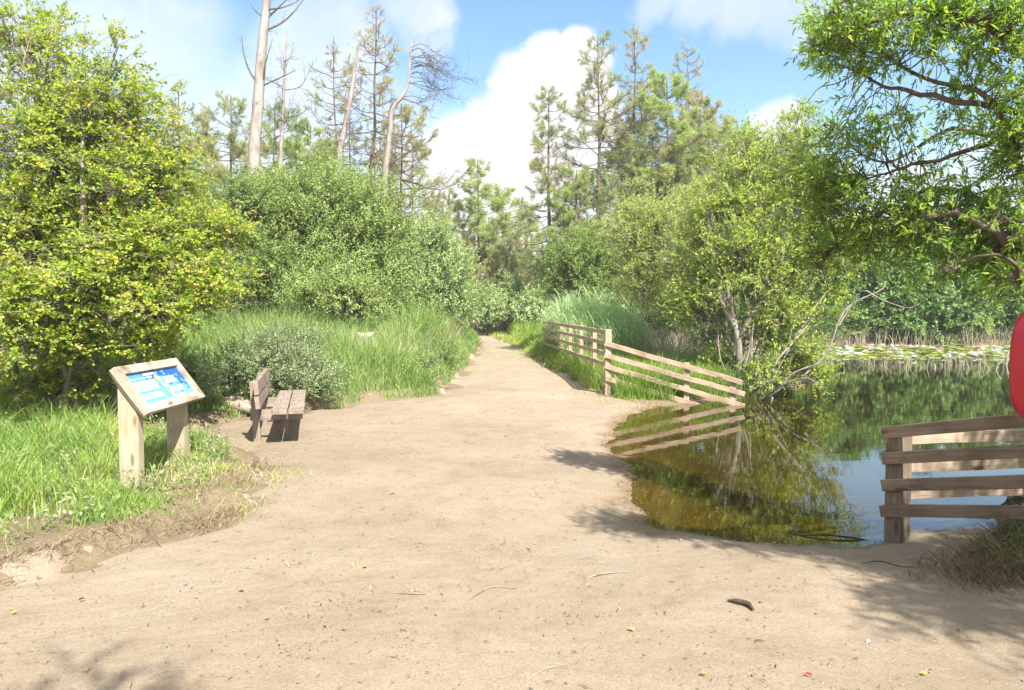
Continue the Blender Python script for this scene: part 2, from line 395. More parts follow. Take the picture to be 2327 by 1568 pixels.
def water_material():
    m, nt, out = new_mat('pond water')
    tc = N(nt, 'TexCoord'); mp = N(nt, 'Mapping'); mp.inputs['Scale'].default_value = (1.0, 2.2, 1); nt.links.new(tc.outputs['Object'], mp.inputs[0])
    n1 = N(nt, 'TexNoise'); n1.inputs['Scale'].default_value = 2.2; n1.inputs['Detail'].default_value = 3; n1.inputs['Roughness'].default_value = .5
    nt.links.new(mp.outputs[0], n1.inputs['Vector'])
    bp = N(nt, 'Bump'); bp.inputs['Strength'].default_value = .018; bp.inputs['Distance'].default_value = .05
    nt.links.new(n1.outputs['Fac'], bp.inputs['Height'])
    fr = N(nt, 'Fresnel'); fr.inputs['IOR'].default_value = 1.36; nt.links.new(bp.outputs[0], fr.inputs['Normal'])
    gl = N(nt, 'BsdfGlossy'); gl.inputs['Roughness'].default_value = .012; gl.inputs['Color'].default_value = (1, 1, 1, 1); nt.links.new(bp.outputs[0], gl.inputs['Normal'])
    tr = N(nt, 'BsdfTransparent'); tr.inputs['Color'].default_value = (.66, .60, .30, 1)
    mx = N(nt, 'MixShader')
    k = N(nt, 'Math', operation='MULTIPLY_ADD', use_clamp=True); k.inputs[1].default_value = 1.15; k.inputs[2].default_value = .02
    nt.links.new(fr.outputs[0], k.inputs[0])
    nt.links.new(k.outputs[0], mx.inputs[0]); nt.links.new(tr.outputs[0], mx.inputs[1]); nt.links.new(gl.outputs[0], mx.inputs[2]); nt.links.new(mx.outputs[0], out.inputs[0])
    return m
M['sand'] = sand_material(); M['soil'] = soil_material(); M['water'] = water_material()

# ------------------------------------------------------------------ ground, path, water
def axis(pts):
    out = []
    for a, b, s in pts: out.append(np.arange(a, b, s))
    return np.concatenate(out + [np.array([pts[-1][1]])])
def grid_faces(nx, ny):
    i = np.arange(ny - 1)[:, None] * nx + np.arange(nx - 1)[None]
    return np.stack([i, i + 1, i + nx + 1, i + nx], -1).reshape(-1, 4)
def build_ground():
    xs = axis([(-600, -60, 60), (-60, -14, 2), (-14, -6, .4), (-6, 6, .09), (6, 14, .4), (14, 60, 2), (60, 600, 60)])
    ys = axis([(-60, -4, 4), (-4, 2.5, .4), (2.5, 16, .09), (16, 40, .35), (40, 120, 2.5), (120, 900, 60)])
    X, Y = np.meshgrid(xs, ys); x, y = X.ravel(), Y.ravel()
    z = height(x, y) - .035 * path_mask(x, y)
    o = mk('ground', np.stack([x, y, z], 1), grid_faces(len(xs), len(ys)), M['soil'], smooth=True)
    tag(o, kind='structure')
    yy = [-3.0]
    while yy[-1] < 76: yy.append(yy[-1] + max(.035, yy[-1] * .0075))
    yy = np.array(yy); u = np.linspace(0, 1, 230)
    l, r = path_lr(yy); l = np.maximum(l, -7) - .7; r = np.minimum(r, 7) + .7
    X = l[:, None] + (r - l)[:, None] * u[None]; Y = np.broadcast_to(yy[:, None], X.shape)
    x, y = X.ravel(), Y.ravel(); pm = path_mask(x, y)
    z = height(x, y) - .035 * (1 - pm)
    dry = sstep(.1, .8, pond_sd(x, y))
    z += pm * dry * (.0022 * noise2(x, y, .13, 1) + .0025 * noise2(x, y, .05, 3) + .002 * noise2(x, y, .33, 4))
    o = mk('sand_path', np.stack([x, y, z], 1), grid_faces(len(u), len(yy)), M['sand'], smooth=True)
    tag(o, kind='structure')
    o = mk('pond_water', np.array([(.2, 5.0, WATER), (45, 5, WATER), (45, 42, WATER), (.2, 42, WATER)]), np.array([[0, 1, 2, 3]]), M['water'])
    tag(o, kind='structure')
build_ground()

# ------------------------------------------------------------------ trees
def lobe(px, py, D, rx, rz, ry, dm=1.0): return (P(px, py, D), np.array([rx * D / F, ry, rz * D / F]), dm)

DM, LM = 2.6, 1.12
def shrub(name, label, cat, base, lobes, leaf, bark, dens=60, J=4, K=8, ll=.05, lw=.03, shoot=.3, up=.25, hug=2.2, tint=(.45, .2, .12), stem=.05,
          group=None, long=False, spread=.25, flat=0.0, tipy=0.0, twig_r=.006, gnd=True, kbark=5, stems=None, rag=.22):
    """woody plant whose limbs run from the base into leafy lobes"""
    base = np.array(base, float)
    root = empty(name, base, label, cat, group)
    W = Geo(); L = Geo()
    dens = dens * DM; ll = ll * LM; lw = lw * LM
    for c, R, *dm in lobes:
        dm = dm[0] if dm else 1.0
        b0 = base + np.array([RNG.normal(0, spread), RNG.normal(0, spread), -.06])
        ln = curve(b0, c[None], 8, .07, .06)
        rr = np.linspace(1, .25, 8)[None] * stem * RNG.uniform(.7, 1.1)
        tubes(W, ln, rr, kbark)
        m = max(6, int(dens * dm * (R[0] * R[2] + R[0] * R[1] * .5) * RNG.uniform(.9, 1.1)))
        dirs = rand_unit(m); dirs[:, 2] += .15; dirs = unit(dirs)
        u = RNG.uniform(0, 1, m) ** (1 / hug)
        lump = 1 + rag * np.sin(dirs[:, 0] * 4.1 + c[0] * 3) * np.sin(dirs[:, 2] * 5.3 + c[2] * 2) + RNG.normal(0, rag * .4, m)
        e = c + dirs * R * (u * lump)[:, None]
        if gnd: e[:, 2] = np.maximum(e[:, 2], .12 + RNG.uniform(0, .15, m))
        i0 = RNG.integers(4, 8, m)
        s = ln[0, i0] * .6 + (c + dirs * R * .2) * .4
        tw = curve(s, e, 4, .1, .03)
        tubes(W, tw, np.linspace(1, .35, 4)[None] * twig_r * RNG.uniform(.8, 1.8, (m, 1)), 3)
        # leafy shoots
        o = unit((e - c) / R)
        for j in range(J):
            d = unit(o * .7 + rand_unit(m) * .75 + np.array([0, 0, up]))
            d[:, 2] *= (1 - flat); d = unit(d)
            sl = shoot * RNG.uniform(.45, 1.2, m) * np.where(RNG.uniform(0, 1, m) < .12, 1.6, 1)
            b = e + rand_unit(m) * .06 * R.mean()
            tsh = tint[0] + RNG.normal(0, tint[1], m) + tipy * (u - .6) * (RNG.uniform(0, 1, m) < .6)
            tubes(W, np.stack([b, b + d * sl[:, None] * .5, b + d * sl[:, None]], 1), np.array([[1, .8, .5]]) * twig_r * .45, 3)
            q = (np.arange(K)[None] + RNG.uniform(0, 1, (m, K))) / K
            lb = (b[:, None] + d[:, None] * (sl[:, None] * (.1 + .9 * q))[..., None]).reshape(-1, 3)
            dd = np.repeat(d, K, 0)
            side = unit(np.cross(dd, rand_unit(m * K)))
            ld = unit(dd * .55 + side * .9 + np.array([0, 0, .08]))
            if flat: ld[:, 2] *= (1 - .6 * flat)
            nn = unit(rand_unit(m * K) * .55 + np.repeat(o, K, 0) * .55 + np.array([.12, -.2, .65 if flat == 0 else 1.0]))
            sz = RNG.uniform(.6, 1.25, m * K)
            leaves(L, lb, ld, nn, ll * sz, lw * sz, np.clip(np.repeat(tsh, K) + RNG.normal(0, tint[2], m * K), 0, 1), long)
    for ln_, r0 in (stems or []):
        pts = smooth_line(ln_, 14)[None]
        tubes(W, pts, np.linspace(1, .35, 14)[None] * r0, 8)
    W.build('trunk', bark, root, smooth=True)
    L.build('crown', leaf, root)
    return root

def pine(label, px, top, D, cb=.4, bl=2.8, live=.8, dens=1.0, mat='pine', r0=.2, lean=(0, 0), wander=.02, group='pines behind the bushes', bias=None, rnd=0.0, name='pine_tree', tuft=1.0, step=.5, tint0=.45, bark='bark_pine', droop=0.0):
    x = (px - CX) / F * D; y = D; z0 = gz(x, y) - .1
    top_p = P(px + lean[0], top, D + lean[1])
    H = top_p[2] - z0
    root = empty(name, (x, y, z0), label, 'pine tree', group)
    W = Geo(); L = Geo(); n = 14
    t = np.linspace(0, 1, n)
    C = np.array([x, y, z0]) + (top_p - np.array([x, y, z0])) * t[:, None]
    C[:, :2] += np.cumsum(RNG.normal(0, wander * H / n * 2, (n, 2)), 0) * (t * (1 - t) * 4)[:, None]
    tubes(W, C[None], (r0 * (1 - .88 * t ** .9))[None], 8)
    zs = []; z = cb * .55
    while z < .985: zs.append(z); z += step / H * RNG.uniform(.6, 1.4)
    bs, be, livef = [], [], []
    for tz in zs:
        tc = (tz - cb) / (1 - cb)
        c = np.array([np.interp(tz, t, C[:, k]) for k in range(3)])
        k = RNG.integers(2, 5) if tc > 0 else RNG.integers(0, 3)
        a0 = RNG.uniform(0, 6.28)
        for i in range(k):
            az = a0 + i * 6.28 / max(k, 1) + RNG.normal(0, .4)
            ln = bl * (((1 - max(tc, 0)) ** .65 * .9 + .12) * (1 - rnd) + rnd * (1.02 - max(tc, 0) ** 3.0) * (.65 + .35 * min(1, max(tc, 0) * 3))) * RNG.uniform(.4, 1.15)
            if tc < 0: ln *= RNG.uniform(.25, .7)
            el = -.12 + .75 * max(tc, 0) ** 1.5 + RNG.normal(0, .15) - droop
            d = np.array([math.cos(az) * math.cos(el), math.sin(az) * math.cos(el), math.sin(el)])
            if bias is not None:
                ln *= 1 + .8 * (d[0] * bias)
            if ln < .12: continue
            bs.append(c); be.append(c + d * ln); livef.append(0.0 if tc < 0 else 1.0)
    bs = np.array(bs); be = np.array(be); livef = np.array(livef); m = len(bs)
    br = curve(bs, be, 6, .06, -.09)
    br[:, -1, 2] += .05 * np.linalg.norm(be - bs, axis=1)
    bl_ = np.linalg.norm(be - bs, axis=1)
    rb = np.clip(.011 * bl_ + .012, .014, r0 * .4)
    tubes(W, br, rb[:, None] * np.linspace(1, .3, 6)[None], 4)
    # side shoots
    S0, S1, lv = [], [], []
    for i in range(m):
        ns = int(np.clip(bl_[i] * 11.0 * dens, 3, 54))
        f = RNG.uniform(.3, 1, ns) ** .8
        for q in f:
            j = min(int(q * 5), 4); w = q * 5 - j
            p = br[i, j] * (1 - w) + br[i, j + 1] * w
            d = unit(unit(be[i] - bs[i]) * .7 + RNG.normal(0, .55, 3) + np.array([0, 0, .18 - droop * .4]))
            S0.append(p); S1.append(p + d * (.22 + .30 * bl_[i] * (1.15 - q)) * RNG.uniform(.7, 1.3)); lv.append(livef[i])
    S0 = np.array(S0); S1 = np.array(S1); lv = np.array(lv)
    sh = curve(S0, S1, 3, .08, 0)
    tubes(W, sh, np.full((len(S0), 3), .009), 3)
    W.build('trunk', M[bark], root, smooth=True)
    # needle tufts
    keep = RNG.uniform(0, 1, len(S0)) < live * lv
    if keep.any():
        A, B = S0[keep], S1[keep]
        cl = np.clip(tint0 + .28 * noise2(B[:, 0] * 1.0 + B[:, 1], B[:, 2], .9, 1), 0, 1)
        for f, nb in ((1.0, 20), (.75, 16), (.5, 14), (.25, 10)):
            c = A + (B - A) * f; ax = unit(B - A)
            nbk = int(nb * tuft)
            d = unit(np.repeat(ax, nbk, 0) * .75 + rand_unit(len(c) * nbk) * .85 + np.array([0, 0, .1]))
            leaves(L, np.repeat(c, nbk, 0), d, rand_unit(len(d)), RNG.uniform(.13, .27, len(d)), RNG.uniform(.010, .018, len(d)) * (1.35 if live > .8 else 1.0),
                   np.clip(np.repeat(cl, nbk) + RNG.normal(0, .14, len(d)), 0, 1), cup=0)
        L.build('crown', M[mat], root)
    return root

def limb_obj(name, pts, r0, r1, mat, parent, n=14, k=7, twigs=0, tl=.5, tr=.008):
    G = Geo(); C = smooth_line(pts, n)
    tubes(G, C[None], np.linspace(r0, r1, n)[None], k)
    if twigs:
        i = RNG.integers(n // 3, n, twigs); s = C[i]
        t = unit(np.gradient(C, axis=0))[i]
        e = s + unit(t * .7 + rand_unit(twigs) * .8) * (tl * RNG.uniform(.4, 1.3, twigs))[:, None]
        tw = curve(s, e, 5, .1, -.03); tubes(G, tw, np.linspace(1, .4, 5)[None] * np.full((twigs, 1), tr), 3)
        ii = RNG.integers(0, twigs, twigs * 3); s2 = tw[ii, RNG.integers(1, 5, twigs * 3)]
        e2 = s2 + unit(rand_unit(twigs * 3) + unit(e - s)[ii] * .6) * (tl * .45 * RNG.uniform(.3, 1.2, twigs * 3))[:, None]
        tubes(G, curve(s2, e2, 4, .1, 0), np.full((twigs * 3, 4), tr * .55), 3)
    return G.build(name, mat, parent, smooth=True)

# ---- yellow-green hawthorn on the left
reseed(11)
hl = [lobe(*a) for a in [(50, 105, 9.9, 85, 75, .9, .7), (200, 185, 9.9, 95, 75, 1.0, .7), (300, 270, 10.0, 90, 85, 1.0, .75), (120, 70, 10, 50, 50, .4, .3), (260, 120, 10, 50, 50, .4, .3), (355, 210, 10.1, 40, 60, .4, .3), (415, 330, 10.1, 40, 60, .4, .35), (30, 40, 10, 60, 40, .4, .35), (110, 320, 9.7, 150, 130, 1.2), (375, 390, 10.1, 70, 75, .8),
      (270, 430, 9.6, 140, 105, 1.2), (60, 520, 9.4, 140, 120, 1.1), (430, 520, 9.9, 100, 50, .7), (530, 525, 10.0, 50, 22, .4), (330, 580, 9.4, 140, 80, 1.0), (480, 640, 9.4, 75, 50, .6),
      (200, 650, 9.1, 160, 80, 1.0), (60, 715, 8.9, 120, 75, .8), (380, 700, 9.2, 110, 50, .7), (150, 790, 9.1, 130, 50, .7), (330, 775, 9.3, 75, 35, .5), (50, 865, 9.4, 70, 40, .5), (185, 880, 9.5, 45, 26, .35),
      (290, 860, 9.8, 40, 26, .35), (150, 520, 11.2, 200, 260, .9), (-130, 380, 10.2, 120, 330, 1.2), (-110, 780, 9.8, 110, 120, .9)]]
shrub('hawthorn_bush', 'big yellow-green hawthorn bush filling the left side behind the information sign', 'bush', (-6.1, 9.9, gz(-6.1, 9.9)), hl, M['hawthorn'], M['bark_willow'],
      dens=84, J=6, K=10, ll=.036, lw=.029, shoot=.25, up=.12, hug=2.0, tint=(.5, .15, .08), stem=.055, flat=.35, tipy=.45, spread=.35)

# ---- sallows in the middle
reseed(12)
g = 'leafy bushes behind the meadow'
shrub('willow_bush', 'dark green bush behind the hawthorn, half hidden by its yellow leaves', 'bush', (-7.6, 20.5, 0), [lobe(*a) for a in
      [(560, 470, 20, 75, 75, 1.0), (520, 600, 20, 90, 90, 1.0), (600, 620, 19.5, 70, 80, .9), (470, 500, 21, 60, 80, .9)]], M['sallow'], M['bark_dark'], dens=48, J=4, K=9, ll=.075, lw=.03, shoot=.4, tint=(.36, .15, .12), group=g, hug=2.4)
shrub('willow_bush', 'tallest rounded green willow bush in the middle of the left side', 'bush', (-4.6, 22.5, 0), [lobe(*a) for a in
      [(735, 450, 22, 80, 60, 1.2), (635, 470, 22, 80, 60, 1.2), (820, 480, 22, 72, 65, 1.1), (880, 530, 22, 65, 75, 1.0), (700, 540, 21.3, 110, 85, 1.2), (800, 580, 21.3, 95, 85, 1.0), (860, 640, 21.3, 75, 70, .9),
       (720, 640, 20.8, 90, 70, .9), (620, 690, 20.6, 90, 60, .8), (790, 710, 20.6, 80, 50, .8), (880, 720, 21, 60, 40, .8), (750, 520, 23.5, 130, 130, .8), (600, 560, 21.6, 80, 90, 1)]], M['sallow'], M['bark_dark'], dens=46, J=4, K=12, ll=.078, lw=.03, shoot=.62, up=.85, tint=(.5, .16, .12), group=g, hug=2.4, tipy=.3, stem=.07, rag=.34)
shrub('willow_bush', 'silvery pale willow bush where the path bends away', 'bush', (-2.6, 28, 0), [lobe(*a) for a in
      [(965, 560, 27, 55, 55, 1.2), (1015, 610, 27, 50, 60, 1.1), (985, 665, 26.5, 65, 55, 1.0), (1035, 670, 27, 38, 50, .9), (930, 620, 27.5, 50, 80, 1), (960, 720, 26.5, 60, 36, .9), (1040, 715, 26.6, 36, 30, .8)]], M['silver'], M['bark_dark'], dens=42, J=4, K=11, ll=.095, lw=.032, shoot=.66, up=.85, tint=(.55, .17, .13), group=g, hug=2.4, tipy=.25, rag=.3)
shrub('willow_bush', 'small bright green willow bush in front of the tallest one', 'bush', (-3.9, 18.4, 0), [lobe(*a) for a in
      [(760, 660, 18, 60, 45, .7), (820, 680, 18, 45, 38, .6), (690, 675, 18, 50, 40, .6)]], M['sallow'], M['bark_dark'], dens=70, J=4, K=9, ll=.065, lw=.026, shoot=.42, up=.7, tint=(.62, .13, .12), group=g, hug=2.2, tipy=.2)
for px_, py_, D_, rx_, rz_, lab_ in [(1108, 690, 45, 28, 34, 'pale green bush closing the path bend, left one'), (1160, 672, 47, 38, 48, 'light bushy shrub in the middle of the path end'), (1208, 695, 43, 30, 32, 'low light green bush at the path end beside the reeds')]:
    x_ = (px_ - CX) / F * D_
    shrub('path_end_bush', lab_, 'bush', (x_, D_, gz(x_, D_)), [lobe(px_, py_, D_, rx_, rz_, 1.0), lobe(px_ + 14, py_ + 18, D_ - .5, rx_ * .9, rz_ * .7, .9), lobe(px_ - 14, py_ + 20, D_ - .4, rx_ * .8, rz_ * .6, .9)], M['silver'], M['bark_dark'], dens=34, J=4, K=8, ll=.13, lw=.055, shoot=.5, up=.5, tint=(.62, .17, .13), group=g)
shrub('willow_bush', 'low dark green bush at the far left edge of the path', 'bush', (-2.0, 33, 0), [lobe(*a) for a in
      [(1075, 680, 33, 28, 32, .8), (1050, 690, 33, 30, 30, .8)]], M['sallow'], M['bark_dark'], dens=50, J=4, K=8, ll=.08, lw=.035, shoot=.35, up=.4, tint=(.34, .13, .12), group=g)
reseed(13)
shrub('low_shrub', 'low grey-green creeping willow shrub behind the bench', 'shrub', (-4.9, 11.6, .05), [lobe(*a) for a in
      [(600, 830, 11.6, 85, 65, .7), (690, 850, 11.9, 70, 55, .6), (530, 850, 11.4, 60, 60, .6), (640, 880, 11.2, 70, 40, .45), (740, 880, 12, 40, 35, .4), (660, 790, 12.8, 90, 45, .8)]],
      M['grey_shrub'], M['bark_dark'], dens=190, J=4, K=8, ll=.028, lw=.016, shoot=.2, up=.7, tint=(.5, .17, .14), stem=.016, twig_r=.003, hug=2.2)
shrub('low_shrub', 'small grey-leaved shrub showing just above the sign', 'shrub', (-6.0, 10.9, .1), [lobe(*a) for a in
      [(385, 830, 10.6, 60, 40, .4), (440, 860, 10.8, 50, 45, .4)]], M['grey_shrub'], M['bark_dark'], dens=170, J=4, K=8, ll=.03, lw=.017, shoot=.2, up=.6, tint=(.45, .17, .14), stem=.014, twig_r=.003)
shrub('low_shrub', 'low leafy shrub spilling over the left edge of the path', 'shrub', (-2.0, 15.0, .02), [lobe(*a) for a in
      [(905, 860, 14.6, 50, 35, .4), (960, 850, 14.9, 55, 40, .5), (1015, 815, 17.5, 36, 36, .5)]], M['meadow'], M['bark_dark'], dens=150, J=4, K=8, ll=.04, lw=.016, shoot=.24, up=.8, tint=(.45, .17, .14), stem=.012, twig_r=.003)

# ---- right of the path
reseed(14)
g = 'bushes right of the path'
shrub('willow_bush', 'deep green bush behind the tall reeds beside the path', 'bush', (3.2, 29, 0), [lobe(*a) for a in
      [(1290, 590, 28, 55, 50, 1.2), (1350, 570, 28, 55, 55, 1.2), (1340, 650, 27.5, 60, 50, 1.0), (1270, 650, 28.5, 45, 40, 1), (1400, 620, 29, 60, 80, 1.0)]], M['sallow'], M['bark_dark'], dens=40, J=4, K=9, ll=.085, lw=.036, shoot=.45, up=.35, tint=(.34, .14, .12), group=g)
shrub('willow_bush', 'dark leafy bush low behind the fence and under the pond willow', 'bush', (6.3, 24, -.05), [lobe(*a) for a in
      [(1480, 730, 24, 60, 45, .9), (1560, 720, 22, 60, 60, .9), (1620, 760, 19, 55, 50, .8), (1760, 740, 19, 90, 70, 1.0), (1850, 720, 22, 60, 60, 1)]], M['far_tree'], M['bark_dark'], dens=48, J=4, K=9, ll=.06, lw=.032, shoot=.36, tint=(.42, .15, .12), group=g)
shrub('grey_willow', 'thin twiggy grey-brown willow left of the pond willow', 'tree', (5.2, 21.5, -.05), [lobe(*a) for a in
      [(1440, 560, 20.5, 65, 75, 1.0), (1500, 510, 20.5, 70, 60, 1.0), (1550, 590, 20, 75, 80, 1.0), (1460, 650, 20.5, 60, 55, .8), (1590, 500, 20.5, 60, 55, 1.0), (1420, 500, 21, 40, 40, .8), (1530, 690, 20, 60, 45, .8)]], M['twiggy'], M['bark_willow'],
      dens=50, J=5, K=9, ll=.062, lw=.028, shoot=.42, up=.6, tint=(.52, .18, .12), stem=.03, twig_r=.006, hug=1.9, group=g,
      stems=[([P(1660, 840, 20), P(1600, 760, 20), P(1560, 700, 20), P(1535, 610, 20), P(1520, 540, 20)], .07), ([P(1600, 760, 20), P(1640, 640, 20), P(1570, 560, 20), P(1550, 500, 20.3)], .05)])
reseed(15)
wl = [lobe(*a) for a in [(1690, 400, 16.3, 75, 60, .9), (1790, 360, 16.3, 70, 60, .9), (1640, 490, 16, 75, 60, .9), (1760, 480, 15.8, 100, 75, 1.0), (1870, 450, 16, 75, 75, .9), (1680, 590, 15.7, 85, 60, .8),
      (1800, 600, 15.5, 90, 60, .9), (1900, 580, 15.7, 60, 60, .7), (1870, 690, 15.8, 60, 40, .6, .7), (1730, 670, 16.2, 60, 40, .5, .6), (1800, 800, 15.3, 60, 35, .45), (1730, 860, 15.0, 50, 32, .35), (1850, 860, 15.2, 38, 30, .3), (1800, 850, 15.4, 50, 26, .3), (1640, 830, 15.9, 45, 35, .35), (1650, 650, 15.0, 45, 30, .3, .5), (1740, 640, 14.9, 50, 35, .3, .6), (1690, 560, 15.1, 70, 50, .4, .6), (1600, 700, 15.8, 60, 50, .6), (1640, 620, 16, 60, 50, .6), (1585, 590, 16.4, 60, 60, .7, .7), (1560, 680, 16.2, 50, 45, .6, .7), (1610, 510, 16.6, 60, 55, .7, .7), (1780, 720, 15.2, 70, 40, .5), (1690, 320, 16.6, 40, 30, .5), (1810, 285, 16.6, 34, 34, .4)]]
shrub('pond_willow', 'light green many-stemmed willow leaning over the water at the fence end', 'tree', (4.85, 15.35, -.1), wl, M['willow'], M['bark_willow'], dens=70, J=4, K=9, ll=.064, lw=.029, shoot=.4, up=.3,
      tint=(.55, .16, .13), stem=.026, twig_r=.007, hug=2.0, spread=.2, tipy=.2, stems=[
      ([P(1682, 905, 15.3), P(1681, 840, 15.25), P(1676, 770, 15.2), P(1666, 735, 15.2), P(1640, 690, 15.3), P(1622, 610, 15.7), P(1615, 540, 16.2)], .085),
      ([P(1676, 775, 15.2), P(1700, 728, 15.1), P(1745, 660, 15.1), P(1775, 600, 15.3), P(1785, 520, 15.8), P(1800, 440, 16.2)], .05),
      ([P(1672, 745, 15.2), P(1660, 690, 15.3), P(1650, 640, 15.6), P(1690, 560, 15.7), P(1700, 440, 16)], .05),
      ([P(1698, 905, 15.2), P(1725, 860, 15.1), P(1780, 800, 15.0), P(1815, 755, 14.9), P(1850, 700, 15.2), P(1880, 660, 15.4)], .04),
      ([P(1705, 910, 15.0), P(1740, 870, 14.8), P(1765, 820, 14.7), P(1800, 780, 14.7), P(1850, 720, 14.9)], .035),
      ([P(1715, 912, 14.9), P(1760, 895, 14.4), P(1800, 850, 14.2), P(1850, 830, 14), P(1890, 815, 13.8)], .03),
      ([P(1830, 850, 14.1), P(1880, 800, 14), P(1905, 730, 14), P(1935, 690, 14), P(2000, 660, 14), P(2010, 640, 14)], .022),
      ([P(1905, 740, 14), P(1930, 700, 14), P(1960, 660, 13.9), P(2000, 680, 13.7), P(2060, 700, 13.5), P(2090, 690, 13.5)], .018),
      ([P(1725, 915, 14.7), P(1770, 880, 13.9), P(1830, 860, 13.4), P(1870, 880, 13)], .02)])

# ---- dark tree overhanging from the right, its trunk just out of the picture
reseed(16)
def near_tree():
    S = .74
    P = lambda px, py, D: globals()['P'](px, py, D * S)
    base = np.array([4.75, 4.75, gz(4.75, 4.75) - .05])
    root = empty('overhanging_tree', base, 'dark green tree overhanging the pond from the right with arching bare limbs', 'tree')
    W = Geo(); L = Geo()
    fork = np.array([4.35, 4.95, 2.35])
    trunk = smooth_line([base, base + (-.05, .1, 1.2), fork, (4.05, 5.2, 3.1), (3.9, 5.3, 3.9), (3.75, 5.2, 4.7)], 16)
    tubes(W, trunk[None], np.linspace(.17, .06, 16)[None], 10)
    limbs = [
        ([trunk[8], P(2330, 250, 7.3), P(2180, 215, 7.3), P(2070, 190, 7.4), P(1990, 185, 7.5), P(1900, 130, 7.7)], .04),
        ([fork + (0, .1, .3), P(2330, 420, 7.4), P(2275, 290, 7.3), P(2200, 213, 7.3), P(2090, 195, 7.4), P(2000, 150, 7.5), P(1930, 127, 7.6)], .04),
        ([fork, P(2330, 300, 7.6), P(2230, 310, 7.7), P(2120, 345, 7.8), P(2040, 362, 8.0), P(1960, 390, 8.1)], .04),
        ([fork, P(2330, 330, 8.2), P(2190, 285, 8.2), P(2090, 330, 8.3), P(2000, 370, 8.4), P(1880, 300, 8.6)], .035),
        ([fork - (0, 0, .2), P(2330, 575, 7.2), P(2260, 530, 7.2), P(2200, 500, 7.3), P(2130, 480, 7.5), P(2020, 490, 7.8), P(1900, 470, 8.2)], .05),
        ([fork - (0, 0, .3), P(2350, 520, 8.0), P(2200, 425, 8.0), P(2110, 415, 8.2), P(2000, 440, 8.4), P(1900, 520, 8.6), P(1860, 570, 8.7)], .04),
        ([trunk[10], P(2330, 100, 6.9), P(2200, 40, 6.9), P(2050, 20, 7.1), P(1900, 60, 7.3), P(1830, 90, 7.5)], .05),
        ([trunk[12], P(2330, -60, 6.8), P(2150, -80, 6.7), P(1980, -30, 7.0), P(1900, 20, 7.2)], .045),
        ([trunk[7], P(2330, 130, 7.6), P(2250, 110, 7.8), P(2160, 75, 8.0)], .04),
        ([trunk[4], P(2360, 640, 7.0), P(2290, 560, 6.8), P(2200, 560, 6.9), P(2140, 600, 7.2)], .03),
        # limbs over the shore, above the picture
        ([trunk[10], (4.6, 4.2, 4.1), (4.4, 3.2, 4.3), (3.6, 2.6, 4.3), (2.7, 2.5, 4.3)], .05),
        ([trunk[10], (5.1, 4.0, 4.0), (5.2, 2.6, 4.1), (4.7, 1.4, 4.2), (4.2, .4, 4.2)], .05)]
    anchors = []
    for pts, r in limbs:
        C = smooth_line(pts, 22); C[2:] += np.cumsum(RNG.normal(0, .012, (20, 3)), 0)
        tubes(W, C[None], (np.linspace(r, r * .22, 22) * S)[None], 6); anchors.append(C[5:])
    A = np.concatenate(anchors)
    # leaf masses: px, py, D, rx, rz, depth, shoots
    masses = [(1930, 60, 7.3, 90, 70, .5, 85), (2060, 50, 7.2, 110, 65, .6, 105), (2210, 50, 7.0, 110, 75, .6, 115), (2310, 90, 6.9, 60, 110, .5, 75), (1905, 120, 7.6, 55, 45, .4, 40), (2020, 140, 7.4, 70, 26, .3, 26),
              (2250, 250, 7.3, 80, 60, .5, 34), (2315, 330, 7.2, 40, 110, .5, 100), (2200, 240, 7.6, 60, 45, .4, 14), (2010, 290, 8.0, 80, 40, .4, 34), (1910, 310, 8.2, 60, 40, .4, 34), (2100, 350, 8.0, 80, 40, .4, 20),
              (1900, 400, 8.2, 95, 50, .5, 55), (1830, 455, 8.5, 85, 75, .5, 64), (1960, 490, 8.1, 110, 65, .5, 76), (2090, 500, 7.8, 100, 50, .5, 95), (2220, 480, 7.6, 100, 60, .5, 110), (2300, 560, 7.3, 60, 80, .5, 90),
              (1870, 560, 8.6, 60, 50, .4, 45), (2000, 570, 8.2, 80, 40, .4, 40), (2170, 590, 7.6, 90, 40, .4, 55), (2290, 640, 7.2, 40, 35, .3, 26), (2100, 420, 8.2, 90, 26, .4, 26)]
    over = [((2.85, 2.45, 4.2), (.5, .4, .25), 80), ((3.3, 2.3, 4.3), (.5, .35, .25), 110), ((3.75, 2.0, 4.3), (.6, .4, .25), 150), ((4.35, 1.7, 4.3), (.6, .6, .3), 210), ((4.9, 1.3, 4.2), (.8, .7, .3), 260), ((4.35, .6, 4.2), (.6, .6, .25), 170), ((5.4, 2.4, 4.0), (.7, .9, .5), 150)]
    def mass(c, R, m):
        d0 = rand_unit(m); u = RNG.uniform(0, 1, m) ** .4
        e = c + d0 * R * u[:, None] * (1 + RNG.normal(0, .12, m))[:, None]
        k = RNG.integers(0, 1)
        dist = ((e[:, None] - A[None]) ** 2).sum(-1)
        near = np.argsort(dist, 1)[:, :4]; s = A[near[np.arange(m), RNG.integers(0, 4, m)]]
        tw = curve(s, e, 6, .09, .05); tubes(W, tw, np.linspace(1, .3, 6)[None] * RNG.uniform(.003, .0065, (m, 1)), 3)
        for j in range(3):
            d = unit(unit(e - s) * .5 + rand_unit(m) * .9 + np.array([-.15, 0, .12])); sl = RNG.uniform(.09, .25, m)
            b = tw[np.arange(m), RNG.integers(3, 6, m)]
            tubes(W, np.stack([b, b + d * sl[:, None] * .5, b + d * sl[:, None]], 1), np.array([[1, .8, .4]]) * .0021, 3)
            K = 8; q = (np.arange(K)[None] + RNG.uniform(0, 1, (m, K))) / K
            lb = (b[:, None] + d[:, None] * (sl[:, None] * (.15 + .85 * q))[..., None]).reshape(-1, 3)
            dd = np.repeat(d, K, 0); side = unit(np.cross(dd, rand_unit(m * K)))
